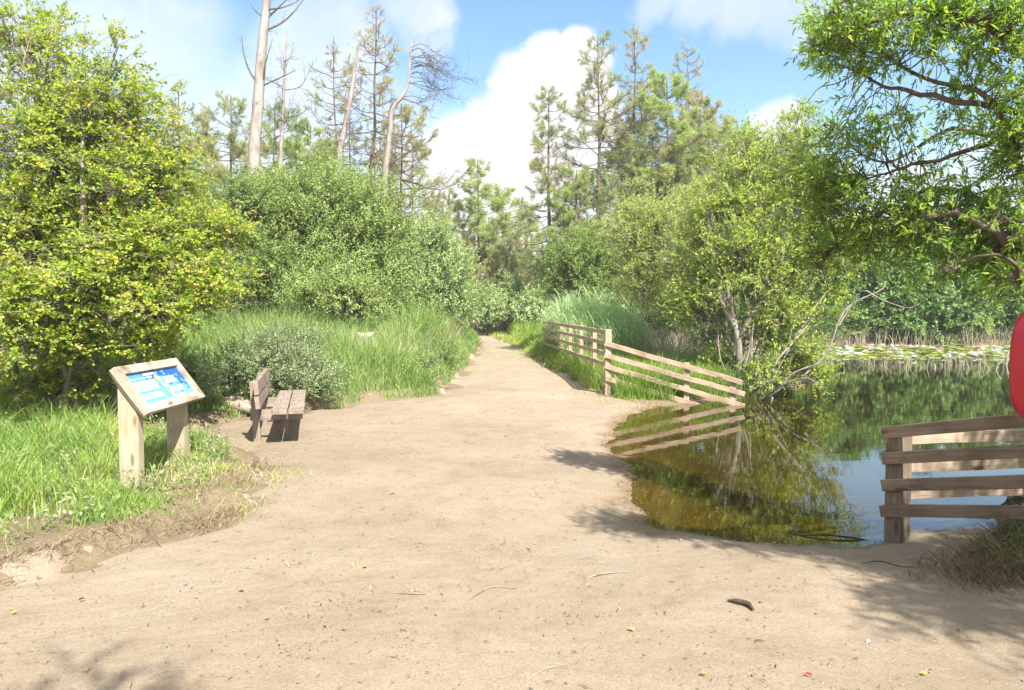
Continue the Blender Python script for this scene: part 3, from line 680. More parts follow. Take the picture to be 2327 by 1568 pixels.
            ld = unit(dd * .8 + side * .7); nn = unit(rand_unit(m * K) * .7 + np.array([.1, -.2, .9])); sz = RNG.uniform(.6, 1.25, m * K)
            ts = np.repeat(np.clip(.45 + RNG.normal(0, .2, m), 0, 1), K)
            leaves(L, lb, ld, nn, .054 * sz, .0155 * sz, np.clip(ts + RNG.normal(0, .12, m * K), 0, 1), True)
    for (px, py, D, rx, rz, ry, m) in masses: mass(P(px, py, D), np.array([rx * D / F, ry, rz * D / F]) * S * np.array([1.12, 1.2, 1.15]), int(m * .8))
    for c, R, m in over: mass(np.array(c), np.array(R), m)
    # bare dangling twigs
    for a in [[(1900, 110), (1935, 100), (1925, 170), (1910, 205), (1890, 200)], [(1960, 160), (1900, 190), (1860, 200), (1830, 235), (1800, 225)], [(2080, 180), (2060, 230), (2045, 245), (2030, 215)], [(1850, 60), (1830, 30), (1860, 0)]]:
        C = smooth_line([P(x, y, 7.6) for x, y in a], 12); tubes(W, C[None], np.linspace(.005, .0015, 12)[None], 4)
    W.build('trunk', M['bark_pine'], root, smooth=True)
    L.build('crown', M['near_tree'], root)
near_tree()

# ---- unseen tree behind the viewpoint, put in to shade the bottom left corner
reseed(18)
shrub('broadleaf_tree', 'unseen tree behind the viewpoint whose leaf shadows fall on the near sand', 'tree', (1.3, -3.6, 0), [(np.array(c), np.array(r)) for c, r in
      [((1.6, -3.3, 5.6), (1.1, 1.0, .9)), ((.75, -1.75, 5.6), (.55, .35, .25)), ((.15, -1.95, 5.7), (.45, .3, .25)), ((.9, -2.5, 5.9), (.6, .4, .3))]], M['far_tree'], M['bark_dark'], dens=30, J=3, K=7, ll=.06, lw=.035, shoot=.3, stem=.06)

# ---- trees on the far bank of the pond
reseed(17)
far = [(1840, 560, 39, 'far bank tree just right of the pond willow, mid green'), (1935, 500, 41, 'far bank tree behind the reaching bare willow twig'), (2010, 560, 38, 'pale green far bank tree with a thin bare trunk at the lily bed'),
       (2090, 480, 42, 'tall dark far bank tree in the middle of the pond shore'), (2165, 570, 38, 'round leafy far bank tree above the pink lilies'), (2235, 490, 42, 'dark far bank tree near the right end of the shore'),
       (2310, 540, 40, 'deep shaded far bank tree behind the red lifebuoy housing'), (1760, 520, 42, 'far bank tree mostly hidden behind the pond willow')]
for i, (px, top, D, lab) in enumerate(far):
    x = (px - CX) / F * D
    bz = gz(x, D)
    ls = []
    zt = P(px, top, D)[2]
    for k in range(6):
        q = k / 5; cz = .9 + (zt - 1.6) * q * .92
        ls.append((np.array([x + RNG.normal(0, .8), D + RNG.normal(0, .5), cz]), np.array([1.9 - .7 * q, 1.4, 1.15 - .2 * q]) * RNG.uniform(.85, 1.15)))
    shrub('broadleaf_tree', lab, 'tree', (x, D, bz), ls, M['far_tree'], M['bark_dark'], dens=20, J=4, K=8, ll=.15, lw=.085, shoot=.6, tint=([.42, .5, .62, .36, .6, .4, .3, .45][i], .14, .12), stem=.09, twig_r=.014, group='trees on the far bank', hug=2.4,
          stems=[([(x, D - .8, bz - .1), (x + .05, D - .9, 1.5), (x - .1, D - .8, 3)], .11)])
for i, (px, D, w, lab) in enumerate([(1920, 37.3, 1.0, 'small light bush on the far bank near the willow twigs'), (2060, 37.4, 1.1, 'low rounded bush on the far bank behind the white lilies'), (2190, 37.3, .9, 'bright small bush on the far bank above the pink lilies')]):
    x = (px - CX) / F * D
    shrub('bank_bush', lab, 'bush', (x, D, gz(x, D)), [(np.array([x, D, .9]), np.array([w, .7, .7])), (np.array([x + .7, D + .3, .7]), np.array([w * .8, .7, .55]))], M['sallow'], M['bark_dark'], dens=40, J=4, K=8, ll=.12, lw=.06, shoot=.4, tint=(.6, .15, .12), group='bushes on the far bank')

# ---- pines
reseed(21)
pl = [ # label, px, top, D, kwargs
 ('brownish pine showing over the right shoulder of the hawthorn', 405, 190, 40, dict(bl=2.1, live=.6, tint0=.62, cb=.35, rnd=.7)),
 ('small thin pine between the hawthorn and the dead trunk', 470, 262, 46, dict(bl=2.6, live=.6, cb=.45, tint0=.5, rnd=.9)),
 ('flat-topped pine just left of the tall dead trunk', 524, 219, 46, dict(bl=3.2, live=.75, cb=.42, tint0=.5, rnd=1.0)),
 ('bushy pine crown between the two dead trunks', 625, 240, 50, dict(bl=3.4, live=.95, cb=.45, mat='pine_green', tint0=.45, rnd=1.0)),
 ('low dense pine right of the thin dead tree', 705, 285, 50, dict(bl=3.8, live=.95, cb=.4, mat='pine_green', tint0=.5, rnd=1.0)),
 ('straight slim pine with sparse tufts left of the leaning trunk', 758, 84, 45, dict(dens=.9, step=.5, bl=2.6, live=0.24, cb=.4, r0=.13, tint0=.6, rnd=.4)),
 ('tall pine with a dark ragged top beside the leaning trunk', 824, 16, 42, dict(dens=.9, step=.5, bl=3.0, live=0.26, cb=.3, r0=.2, lean=(30, 0), tint0=.8, wander=.03, rnd=.5)),
 ('pine with foliage sweeping right at the edge of the tall group', 912, 236, 43, dict(dens=.9, step=.5, bl=3.6, live=0.50, cb=.15, r0=.17, bias=.6, tint0=.6, rnd=.6)),
 ('thin bare-stemmed pine at the back of the tall group', 893, 300, 50, dict(dens=.9, step=.5, bl=1.8, live=0.06, cb=.4, r0=.11, tint0=.7)),
 ('second thin pine at the back, crowded among the tall trunks', 868, 200, 51, dict(dens=.9, step=.5, bl=2.0, live=0.16, cb=.45, r0=.11, tint0=.65)),
 ('pointed light green pine left of the path opening', 1085, 362, 52, dict(bl=3.0, live=.95, cb=.12, mat='pine_green', tint0=.62, rnd=.3)),
 ('short rounded pine beneath the sweeping foliage', 1020, 430, 54, dict(bl=3.8, live=.95, cb=.12, tint0=.55, rnd=.9)),
 ('wide brown-green pine straight above the path end', 1140, 425, 57, dict(bl=4.0, live=.95, cb=.1, mat='pine_green', tint0=.6, rnd=.7)),
 ('dark low pine closing the end of the path', 1195, 505, 60, dict(bl=4.2, live=.95, cb=.06, tint0=.5, rnd=.7, mat='pine_green')),
 ('drooping brown pine low beside the path end', 1150, 560, 50, dict(bl=3.2, live=.95, cb=.06, tint0=.62, droop=.2, rnd=.6)),
 ('low brown-green pine left of the path end', 1090, 540, 53, dict(bl=3.2, live=.95, cb=.06, tint0=.6, mat='pine_green', rnd=.7)),
 ('narrow pine standing against the big white cloud', 1247, 205, 46, dict(dens=1.2, step=.45, bl=3.0, live=0.50, cb=.18, r0=.19, tint0=.55, rnd=.15)),
 ('tall sparse pine whose tip crosses the cloud edge', 1358, 82, 46, dict(dens=1.2, step=.45, bl=3.8, live=0.32, cb=.2, r0=.2, tint0=.55, rnd=.2)),
 ('tallest pine on the right with dark tufts at its tip', 1440, 54, 48, dict(bl=2.4, live=0.36, cb=.4, r0=.17, tint0=.75, rnd=.3)),
 ('second slim stem close beside the tallest right pine', 1462, 150, 49, dict(bl=2.2, live=.3, cb=.5, r0=.14, tint0=.55)),
 ('broad green pine crown right of the tallest stem', 1515, 172, 46, dict(bl=4.0, live=.95, cb=.4, r0=.19, mat='pine_green', tint0=.6, dens=1.2, rnd=.9)),
 ('thin grey-topped pine rising behind the broad green crown', 1560, 108, 50, dict(bl=2.6, live=.34, cb=.45, r0=.14, tint0=.75, rnd=.3)),
 ('leafy pine sloping down on the right of the broad crown', 1590, 225, 47, dict(bl=4.0, live=.95, cb=.35, r0=.17, tint0=.6, dens=1.1, rnd=.9)),
 ('pine with many dark stems at the right end of the group', 1645, 270, 48, dict(bl=3.8, live=.65, cb=.35, r0=.16, tint0=.62, rnd=.9)),
 ('short olive pine between the pines and the pond willow', 1710, 310, 50, dict(bl=3.6, live=.95, cb=.25, tint0=.6, rnd=.8)),
 ('bare slender stem just right of the leaning dead trunk', 793, 140, 47, dict(dens=.9, step=.5, bl=1.7, live=0.05, cb=.5, r0=.11, tint0=.75)),
 ('lean thin pine with sparse brown tufts before the crooked dead tree', 852, 225, 46, dict(dens=.9, step=.5, bl=2.2, live=0.16, cb=.35, r0=.12, tint0=.75)),
 ('thin pine pole at the right end of the tall group', 938, 300, 49, dict(dens=.9, step=.5, bl=2.2, live=0.22, cb=.25, r0=.11, tint0=.65, bias=.4)),
 ('slim dark stem under the broad green crown', 1482, 230, 49, dict(bl=2.4, live=.8, cb=.55, r0=.13, tint0=.6, rnd=.5)),
 ('twin slim stem right of the broad green crown', 1548, 235, 50, dict(bl=2.6, live=.8, cb=.55, r0=.13, tint0=.6, rnd=.6)),
 ('slender pine between the leafy pine and the many-stemmed end', 1618, 240, 50, dict(bl=2.6, live=.5, cb=.5, r0=.13, tint0=.7, rnd=.6)),
 ('low dense pine at the foot of the narrow cloud pine', 1310, 385, 44, dict(bl=3.4, live=.95, cb=.1, mat='pine_green', tint0=.45, rnd=.7)),
 ('mid-height green pine between the two tall right stems', 1405, 340, 51, dict(bl=3.4, live=.95, cb=.15, mat='pine_green', tint0=.5, rnd=.7)),
 ('bushy pine under the tall right stems', 1500, 400, 50, dict(bl=3.8, live=.95, cb=.12, tint0=.5, mat='pine_green', rnd=.8)),
]
for lab, px, top, D, kw in pl: pine(lab, px, top, D, **kw)

reseed(22)
def dead_tree(label, trunk, r0, limbs, r1=None):
    b = trunk[0].copy(); b[2] = gz(b[0], b[1]) - .1
    root = empty('dead_pine', b, label, 'dead tree', 'dead pines')
    limb_obj('trunk', [b] + list(trunk), r0, r1 or r0 * .45, M['bark_dead'], root, 24, 10, twigs=10, tl=.5, tr=.012)
    for pts, r, tw, tl in limbs: limb_obj('branch', pts, r, r * .3, M['bark_pine'], root, 12, 5, twigs=tw, tl=tl)
    return root
d = 32
dead_tree('thick bare dead pine trunk reaching the top of the picture', [P(577, 400, d), P(585, 250, d), P(596, 100, d), P(606, 0, d), P(612, -80, d)], .29, [
    ([P(588, 195, d), P(566, 160, d), P(553, 120, d), P(549, 82, d)], .05, 4, .4), ([P(604, 70, d), P(640, 52, d + .3), P(665, 30, d + .5), P(692, -4, d + .6)], .055, 5, .4), ([P(604, 44, d), P(628, 22, d), P(645, 5, d), P(665, -15, d)], .05, 4, .4),
    ([P(608, 22, d), P(640, 18, d - .5), P(675, 4, d - .8)], .04, 4, .3), ([P(597, 190, d), P(602, 150, d - .3), P(617, 95, d - .5)], .04, 4, .3), ([P(597, 195, d), P(640, 175, d - .4), P(672, 160, d - .7)], .035, 3, .3), ([P(592, 316, d), P(615, 300, d), P(635, 285, d)], .03, 3, .3),
    ([P(598, 38, d), P(585, 30, d), P(572, 12, d)], .03, 3, .3)])
d = 45
rb = []
for k in range(16):
    a = RNG.uniform(-1, 1); h0 = RNG.uniform(120, 330)
    ln = RNG.uniform(25, 75) * (1.1 if a > 0 else .7)
    rb.append(([P(645 + (h0 - 200) * -.02, h0, d), P(645 + a * ln * .6, h0 - 10, d + RNG.normal(0, .6)), P(645 + a * ln, h0 - RNG.uniform(15, 60), d + RNG.normal(0, 1.2))], .03, 9, .9))
dead_tree('thin dead tree with a twiggy bare top right of the thick trunk', [P(637, 400, d), P(641, 300, d), P(645, 200, d), P(649, 130, d), P(652, 72, d)], .16, rb, .03)
d = 40
rb = []
for k in range(18):
    h0 = RNG.uniform(115, 360); a = RNG.choice([-1, 1]); x0 = np.interp(h0, [110, 200, 380], [811, 800, 771]); ln = RNG.uniform(15, 60)
    rb.append(([P(x0, h0, d), P(x0 + a * ln * .5, h0 + RNG.uniform(-12, 8), d + RNG.normal(0, .5)), P(x0 + a * ln, h0 + RNG.uniform(-25, 20), d + RNG.normal(0, 1))], .022, 5, .6))
dead_tree('pale leaning dead trunk in the tall pine group', [P(770, 395, d), P(783, 290, d), P(800, 200, d), P(806, 150, d), P(815, 100, d)], .2, rb, .06)
d = 38
rb = [([P(905, 226, d), P(895, 232, d), P(885, 245, d)], .07, 2, .4)]
for k in range(20):
    h0 = RNG.uniform(100, 240); x0 = np.interp(h0, [90, 190, 240], [936, 928, 905]); ln = RNG.uniform(50, 140)
    rb.append(([P(x0, h0, d), P(x0 + ln * .35, h0 + RNG.uniform(-10, 12), d + RNG.normal(0, .5)), P(x0 + ln * .75, h0 + RNG.uniform(5, 30), d + RNG.normal(0, 1)), P(x0 + ln, h0 + RNG.uniform(-5, 38), d + RNG.normal(0, 1.2))], .022, 12, .8))
for k in range(10):
    h0 = RNG.uniform(260, 400); x0 = np.interp(h0, [250, 422], [892, 877]); ln = RNG.uniform(20, 70) * RNG.choice([-1, 1])
    rb.append(([P(x0, h0, d), P(x0 + ln * .5, h0 - 5, d), P(x0 + ln, h0 + RNG.uniform(-20, 25), d + RNG.normal(0, .8))], .025, 5, .6))
dead_tree('crooked dead tree with bare branches drooping right over the sky', [P(873, 440, d), P(882, 340, d), P(892, 250, d), P(912, 222, d), P(927, 190, d), P(932, 115, d), P(938, 84, d)], .18, rb, .02)

# ---- far wood closing the view
reseed(23)
def woodland():
    L = Geo()
    xs = np.arange(-62, 66, 2.6)
    for x in xs:
        D = RNG.uniform(66, 82); h = RNG.uniform(4.5, 8.0) + (1.5 if x > 4 else 0) - (1.5 if -6 < x < 2 else 0)
        m = 240
        dirs = rand_unit(m); u = RNG.uniform(0, 1, m) ** .4
        e = np.array([x, D, h * .5]) + dirs * np.array([2.6, 2, h * .52]) * (u * (1 + .25 * np.sin(dirs[:, 0] * 5 + x) * np.sin(dirs[:, 2] * 6)))[:, None]
        K = 26
        b = np.repeat(e, K, 0) + RNG.normal(0, .35, (m * K, 3)); b[:, 2] = np.maximum(b[:, 2], 0)
        tt = np.clip(.42 + RNG.normal(0, .12) + np.repeat(RNG.normal(0, .12, m), K) + RNG.normal(0, .1, m * K), 0, 1)
        leaves(L, b, rand_unit(m * K), rand_unit(m * K), RNG.uniform(.16, .36, m * K), RNG.uniform(.06, .13, m * K), tt)
    o = L.build('woodland', M['pine_green']); tag(o, 'far dark green wood closing the view behind the pines', 'woodland', kind='stuff')
woodland()

# ------------------------------------------------------------------ grass and reeds
def scatter(n, x0, x1, y0, y1, ok):
    x = RNG.uniform(x0, x1, n); y = RNG.uniform(y0, y1, n); k = ok(x, y); return x[k], y[k]
def stuff(G, name, mat, label, cat):
    o = G.build(name, mat); tag(o, label, cat, kind='stuff'); return o

reseed(31)
def grass_left():
    G = Geo()
    def ok(x, y):
        l, r = path_lr(y); edge = l - x
        dn = .5 + .6 * noise2(x, y, .5, 2) + .3 * noise2(x, y, .17, 3)
        return (edge > .02 - .15 * noise2(x, y, .4, 1)) & (RNG.uniform(0, 1, len(x)) < np.clip(dn, .12, 1) * sstep(-.12, .55, edge + .1 * noise2(x, y, .3, 4)) ** .8)
    x, y = scatter(110000, -7.2, -2.1, 3.4, 10.6, ok)
    l, r = path_lr(y); edge = np.clip((l - x) / 1.3, 0, 1)
    cl = noise2(x, y, .35, 3)
    h = (.035 + .22 * edge) * (1 + .6 * cl) * RNG.uniform(.45, 1.35, len(x)); h = np.clip(h, .03, .6)
    t = np.clip(.46 + .16 * noise2(x, y, .6, 1) + RNG.normal(0, .2, len(x)) + .2 * (1 - edge), 0, 1)
    blades(G, on_ground(x, y) - np.array([0, 0, .015]), h, RNG.uniform(.004, .009, len(x)), RNG.uniform(.15, 1.1, len(x)), RNG.uniform(0, 6.28, len(x)), t)
    stuff(G, 'grass', M['grass'], 'bright green grass growing round the information sign on the left bank', 'grass')
    # broad-leaved herbs in it
    G = Geo()
    x, y = scatter(20000, -7, -2.2, 4.3, 9.5, lambda x, y: (path_lr(y)[0] - x > .25) & (noise2(x, y, .5, 4) > -.05))
    n = len(x); b = on_ground(x, y); b[:, 2] += RNG.uniform(.02, .2, n)
    leaves(G, b, unit(rand_unit(n) + np.array([0, 0, .3])), unit(rand_unit(n) * .5 + np.array([0, 0, 1])), RNG.uniform(.025, .06, n), RNG.uniform(.015, .03, n), np.clip(RNG.normal(.5, .2, n), 0, 1))
    stuff(G, 'weeds', M['grey_shrub'], 'small grey-green weeds growing among the grass by the sign', 'weeds')
    # dry roots and stalks hanging over the eroded lip
    G = Geo()
    x, y = scatter(40000, -5.5, -1.9, 3.5, 8.8, lambda x, y: np.abs(path_lr(y)[0] - x - .05 - .1 * noise2(x, y, .4, 1)) < np.abs(RNG.normal(0, .16, len(x))) * (noise2(x, y, .35, 0) > -.35))
    n = len(x); b = on_ground(x, y)
    blades(G, b - np.array([0, 0, .01]), RNG.uniform(.02, .10, n), RNG.uniform(.003, .008, n), RNG.uniform(.5, 2.6, n), RNG.normal(-.6, 1.1, n), np.clip(RNG.normal(.55, .3, n), 0, 1), droop=.45)
    stuff(G, 'dry_grass', M['dry'], 'dry roots and dead grass along the eroded lip of the left bank', 'dry grass')
grass_left()

reseed(32)
def meadow():
    G = Geo()
    def ok(x, y):
        l, r = path_lr(y); e = l - x
        return (e > .05 - .2 * noise2(x, y, .6, 1)) & (RNG.uniform(0, 1, len(x)) < np.clip(.6 + .4 * noise2(x, y, .8, 2), .25, 1))
    for (n, x0, x1, y0, y1, hm, wm) in [(130000, -9, -1.1, 10.8, 18, .42, .011), (110000, -9, -1.1, 18, 27, .62, .018), (40000, -6, -1.2, 27, 46, .45, .03)]:
        x, y = scatter(n, x0, x1, y0, y1, ok); l, r = path_lr(y); e = np.clip((l - x) / 1.0, 0, 1)
        h = np.interp(y, [10.8, 12, 14, 16, 20, 26, 46], [.34, .45, .68, .88, 1.12, 1.0, .5]) * (.22 + .78 * e) * (1 + .3 * noise2(x, y, .9, 3)) * RNG.uniform(.5, 1.45, len(x))
        t = np.clip(.5 + .2 * noise2(x, y, 1.3, 1) + RNG.normal(0, .15, len(x)), 0, 1)
        blades(G, on_ground(x, y) - np.array([0, 0, .02]), h, RNG.uniform(.7, 1.4, len(x)) * wm, RNG.uniform(.1, .7, len(x)), RNG.uniform(0, 6.28, len(x)), t)
    stuff(G, 'meadow_grass', M['meadow'], 'tall rough meadow grass between the bench and the willow bushes', 'grass')
    G = Geo()
    x, y = scatter(120000, -9, -1.3, 12, 24, lambda x, y: (path_lr(y)[0] - x > .35) & (noise2(x, y, 1.4, 5) > -.1))
    n = len(x); b = on_ground(x, y); b[:, 2] += RNG.uniform(.1, 1.0, n) * np.interp(y, [12, 14, 17, 20, 24], [.4, .65, .95, 1.1, 1.1]) * (.7 + .4 * noise2(x, y, 1.0, 2))
    b[:, 2] = np.maximum(b[:, 2], .03)
    leaves(G, b, unit(rand_unit(n) + np.array([0, 0, .4])), unit(rand_unit(n) * .6 + np.array([0, -.2, 1])), RNG.uniform(.04, .10, n), RNG.uniform(.014, .035, n), np.clip(RNG.normal(.5, .22, n), 0, 1))
    stuff(G, 'meadow_weeds', M['sallow'], 'leafy nettles and weeds mixed into the tall meadow grass', 'weeds')
    # pale seed heads
    G = Geo()
    x, y = scatter(2600, -6, -1.3, 15, 26, lambda x, y: (path_lr(y)[0] - x > .15) & (noise2(x, y, 1.1, 0) > .15))
    n = len(x)
    blades(G, on_ground(x, y), RNG.uniform(.8, 1.35, n), RNG.uniform(.008, .016, n), RNG.uniform(.05, .35, n), RNG.uniform(0, 6.28, n), np.clip(RNG.normal(.65, .2, n), 0, 1), waist=.5)
    stuff(G, 'seed_heads', M['dry'], 'pale dry seed stalks standing in the meadow near the path', 'dry grass')
meadow()

reseed(33)
def verge_and_reeds():
    G = Geo()
    fx = lambda y: np.interp(y, [14.4, 24.9, 45], [1.85, 1.09, .2])
    def ok(x, y):
        l, r = path_lr(y)
        return (x > r + .02 + .25 * noise2(x, y, .7, 1)) & (x < fx(y) + 5) & (pond_sd(x, y) > .15)
    for (n, y0, y1, hm, wm) in [(60000, 14.0, 20, .12, .010), (44000, 20, 34, .13, .017), (26000, 34, 62, .2, .03)]:
        x, y = scatter(n, -3.5, 4.5, y0, y1, ok)
        near = np.clip((x - fx(y) + .45) / .5, 0, 1)
        h = hm * (1 + 3.2 * near) * RNG.uniform(.5, 1.4, len(x))
        t = np.clip(.55 + .2 * noise2(x, y, .8, 1) + RNG.normal(0, .17, len(x)) - .4 * near, 0, 1)
        blades(G, on_ground(x, y) - np.array([0, 0, .015]), h, RNG.uniform(.7, 1.3, len(x)) * wm, RNG.uniform(.1, .8, len(x)), RNG.uniform(0, 6.28, len(x)), t)
    stuff(G, 'verge_grass', M['verge'], 'short yellow-green grass on the verge between the path and the fence', 'grass')
    # long grass behind the fence down to the water
    G = Geo()
    x, y = scatter(42000, 1.1, 6.0, 14.2, 24, lambda x, y: (x > fx(y) + .05) & (pond_sd(x, y) > -.1) & (y > 14.35 + .12 * (x - 1.8)))
    n = len(x)
    blades(G, on_ground(x, y) - np.array([0, 0, .02]), RNG.uniform(.2, .75, n) * (.8 + .3 * noise2(x, y, .7, 2)), RNG.uniform(.007, .013, n), RNG.uniform(.15, .7, n), RNG.uniform(0, 6.28, n), np.clip(.42 + .2 * noise2(x, y, 1, 3) + RNG.normal(0, .15, n), 0, 1))
    stuff(G, 'bank_grass', M['meadow'], 'long green grass on the bank behind the fence', 'grass')
    # tall reeds
    G = Geo()
    def okr(x, y): return (((x - 2.6) / 1.7) ** 2 + ((y - 24.0) / 3.4) ** 2 < 1.0 + .25 * noise2(x, y, .9, 1)) & (x > fx(y) + .12)
    x, y = scatter(4200, .4, 5, 20, 28, okr); n = len(x)
    b = on_ground(x, y); rr = np.clip(((x - 2.6) / 1.9) ** 2 + ((y - 24.0) / 3.6) ** 2, 0, 1); hh = (.85 + 1.1 * (1 - rr ** 1.5)) * RNG.uniform(.62, 1.12, n)
    az = RNG.normal(2.9, .5, n)
    blades(G, b, hh, np.full(n, .012), RNG.uniform(.05, .2, n), az, np.clip(RNG.normal(.45, .2, n), 0, 1))
    K = 7
    q = RNG.uniform(.25, .97, (n, K)); bb = (b[:, None] + np.stack([np.zeros_like(q), np.zeros_like(q), q * hh[:, None]], -1)).reshape(-1, 3)
    bb[:, 0] -= (q * q).ravel() * .12 * np.repeat(hh, K) * .5
    blades(G, bb, RNG.uniform(.22, .5, n * K), RNG.uniform(.014, .026, n * K), RNG.uniform(.5, 1.3, n * K), np.repeat(az, K) + RNG.normal(0, .9, n * K), np.clip(RNG.normal(.5, .22, n * K), 0, 1), droop=.3, waist=.9)
    stuff(G, 'reeds', M['reed'], 'tall blue-green reeds growing behind the fence beside the path', 'reeds')
    # paler reeds running down to the pond
    G = Geo()
    x, y = scatter(2600, 3.0, 7.0, 18, 25, lambda x, y: (pond_sd(x, y) > -.6) & (np.abs(x - 3.9 - (25 - y) * .12) < .9)); n = len(x)
    blades(G, on_ground(x, y), RNG.uniform(.6, 1.4, n), RNG.uniform(.008, .014, n), RNG.uniform(.05, .5, n), RNG.uniform(0, 6.28, n), np.clip(RNG.normal(.5, .25, n), 0, 1), waist=.9)
    stuff(G, 'dry_reeds', M['reed_dry'], 'grey dead reed stems below the thin willow behind the fence', 'reeds')
    # stems standing in the water off the far bank
    G = Geo()
    x, y = scatter(1100, 8.5, 22, 21.5, 25.0, lambda x, y: (pond_sd(x, y) < -.05) & (y > 21.8 + .8 * noise2(x, y, 2, 1)) & (noise2(x, y, .9, 2) + .06 * (x - 9) > -.1)); n = len(x)
    blades(G, np.stack([x, y, np.full(n, WATER - .12)], 1), RNG.uniform(.25, .55, n) + .3 * sstep(13, 17, x), RNG.uniform(.01, .02, n), RNG.uniform(.0, .9, n), RNG.uniform(0, 6.28, n), np.clip(RNG.normal(.5, .25, n), 0, 1), waist=.95)
    x, y = scatter(2200, 5.5, 30, 35.0, 37.6, lambda x, y: noise2(x, y, 1.5, 3) > -.3); n = len(x)
    b = on_ground(x, y); b[:, 2] = np.maximum(b[:, 2], WATER - .1)
    blades(G, b, RNG.uniform(.3, 1.2, n), RNG.uniform(.014, .03, n), RNG.uniform(0, .6, n), RNG.uniform(0, 6.28, n), np.clip(RNG.normal(.4, .25, n), 0, 1), waist=.95)
    stuff(G, 'reed_stems', M['reed_dry'], 'pale dead reed stems standing in the water along the far bank', 'reeds')
    # right-hand bank turf
    G = Geo()
    x, y = scatter(30000, 2.75, 7.5, 3.6, 6.1, lambda x, y: (x > path_lr(y)[1] + .1 + .12 * noise2(x, y, .3, 1)) & ((y < 5.05) | (x > 4.4)) & (pond_sd(x, y) > .02)); n = len(x)
    blades(G, on_ground(x, y) - np.array([0, 0, .02]), RNG.uniform(.05, .24, n), RNG.uniform(.004, .008, n), RNG.uniform(.3, 1.3, n), RNG.uniform(0, 6.28, n), np.clip(.42 + .25 * noise2(x, y, .4, 2) + RNG.normal(0, .15, n), 0, 1))
    stuff(G, 'bank_turf', M['grass'], 'shaded green turf on top of the right-hand bank by the near fence', 'grass')
    G = Geo()
    x, y = scatter(34000, 2.5, 4.6, 3.4, 5.5, lambda x, y: np.abs(x - path_lr(y)[1] - .16) < np.abs(RNG.normal(0, .26, len(x)))); n = len(x)
    blades(G, on_ground(x, y), RNG.uniform(.03, .16, n), RNG.uniform(.003, .007, n), RNG.uniform(.6, 2.2, n), RNG.normal(3.4, .8, n), np.clip(RNG.normal(.4, .25, n), 0, 1), droop=.5)
    stuff(G, 'dry_tussock', M['dry'], 'brown dry tussock roots hanging over the edge of the right-hand bank', 'dry grass')
verge_and_reeds()

# ---- water lilies
reseed(34)
def lilies():
    G = Geo()
    def ok(x, y): return (pond_sd(x, y) < -.2) & (y > 25.6 + .5 * noise2(x, y, 1.6, 1))
    x, y = scatter(4200, 5.2, 30, 25.2, 35.5, ok); n = len(x)
    r = RNG.uniform(.08, .17, n); k = 8
    a = RNG.uniform(0, 6.28, n)[:, None] + np.linspace(.12, 2 * math.pi - .12, k)[None]
    tilt = RNG.normal(0, .12, (n, 2))
    V = np.stack([x[:, None] + r[:, None] * np.cos(a), y[:, None] + r[:, None] * np.sin(a), WATER + .012 + RNG.uniform(0, .03, n)[:, None] + np.maximum(0, r[:, None] * (np.cos(a) * tilt[:, :1] + np.sin(a) * tilt[:, 1:]))], -1)
    G2 = mk('lily_pads', V.reshape(-1, 3), np.arange(n * k).reshape(n, k), M['lily_pad'], tint=np.clip(RNG.normal(.5, .25, n), 0, 1))
    tag(G2, 'floating green lily pads spread in front of the far bank', 'lily pads', kind='stuff')
    # flowers: petals in three whorls, a yellow centre
    def flower(col, nm):
        L = Geo()
        for ring, (cnt, el, ln) in enumerate([(9, .25, .085), (8, .7, .075), (6, 1.1, .06)]):
            az = np.arange(cnt) * 2 * math.pi / cnt + ring * .3
            D = np.stack([np.cos(az) * math.cos(el), np.sin(az) * math.cos(el), np.full(cnt, math.sin(el))], 1)
            leaves(L, np.zeros((cnt, 3)) + np.array([0, 0, .01]), D, np.array([0, 0, 1.0]) + D * -.4, ln, ln * .5, .5, cup=.2)
        m = leaf_mat(nm, [(0, col), (1, col)], .25, .5)
        return L, m
    yel = flat_mat('lily stamens', (.75, .50, .05))
    for colname, col, cnt, region in (('white', (.62, .62, .57), 240, (5.5, 24, 26.0, 34.5)), ('pink', (.62, .34, .35), 40, (15, 26, 30.0, 35))):
        L, m = flower(col, colname + ' petals')
        proto = L.build('water_lily', m); th = np.linspace(0, 2 * math.pi, 8, endpoint=False)
        cen = np.concatenate([[[0, 0, .055]], np.stack([.016 * np.cos(th), .016 * np.sin(th), np.full(8, .02)], 1)])
        cm = mk('stamens', cen, np.array([[0, 1 + i, 1 + (i + 1) % 8] for i in range(8)]), yel); cm.parent = proto
        tag(proto, colname + ' water lily flower floating on the lily pads off the far bank', 'water lily', colname + ' water lilies')
        x, y = scatter(4000, *region, lambda x, y: ok(x, y) & (noise2(x, y, 1.4, 2) > (-.2 if colname == 'white' else .0)) & (y > 26.2))
        for i in range(min(cnt, len(x))):
            o = proto if i == 0 else proto.copy()
            if i:
                COL.objects.link(o); c2 = cm.copy(); COL.objects.link(c2); c2.parent = o
            o.location = (x[i], y[i], WATER + .05); o.rotation_euler = (0, 0, RNG.uniform(0, 6)); s = RNG.uniform(1.1, 1.9); o.scale = (s, s, s)
lilies()

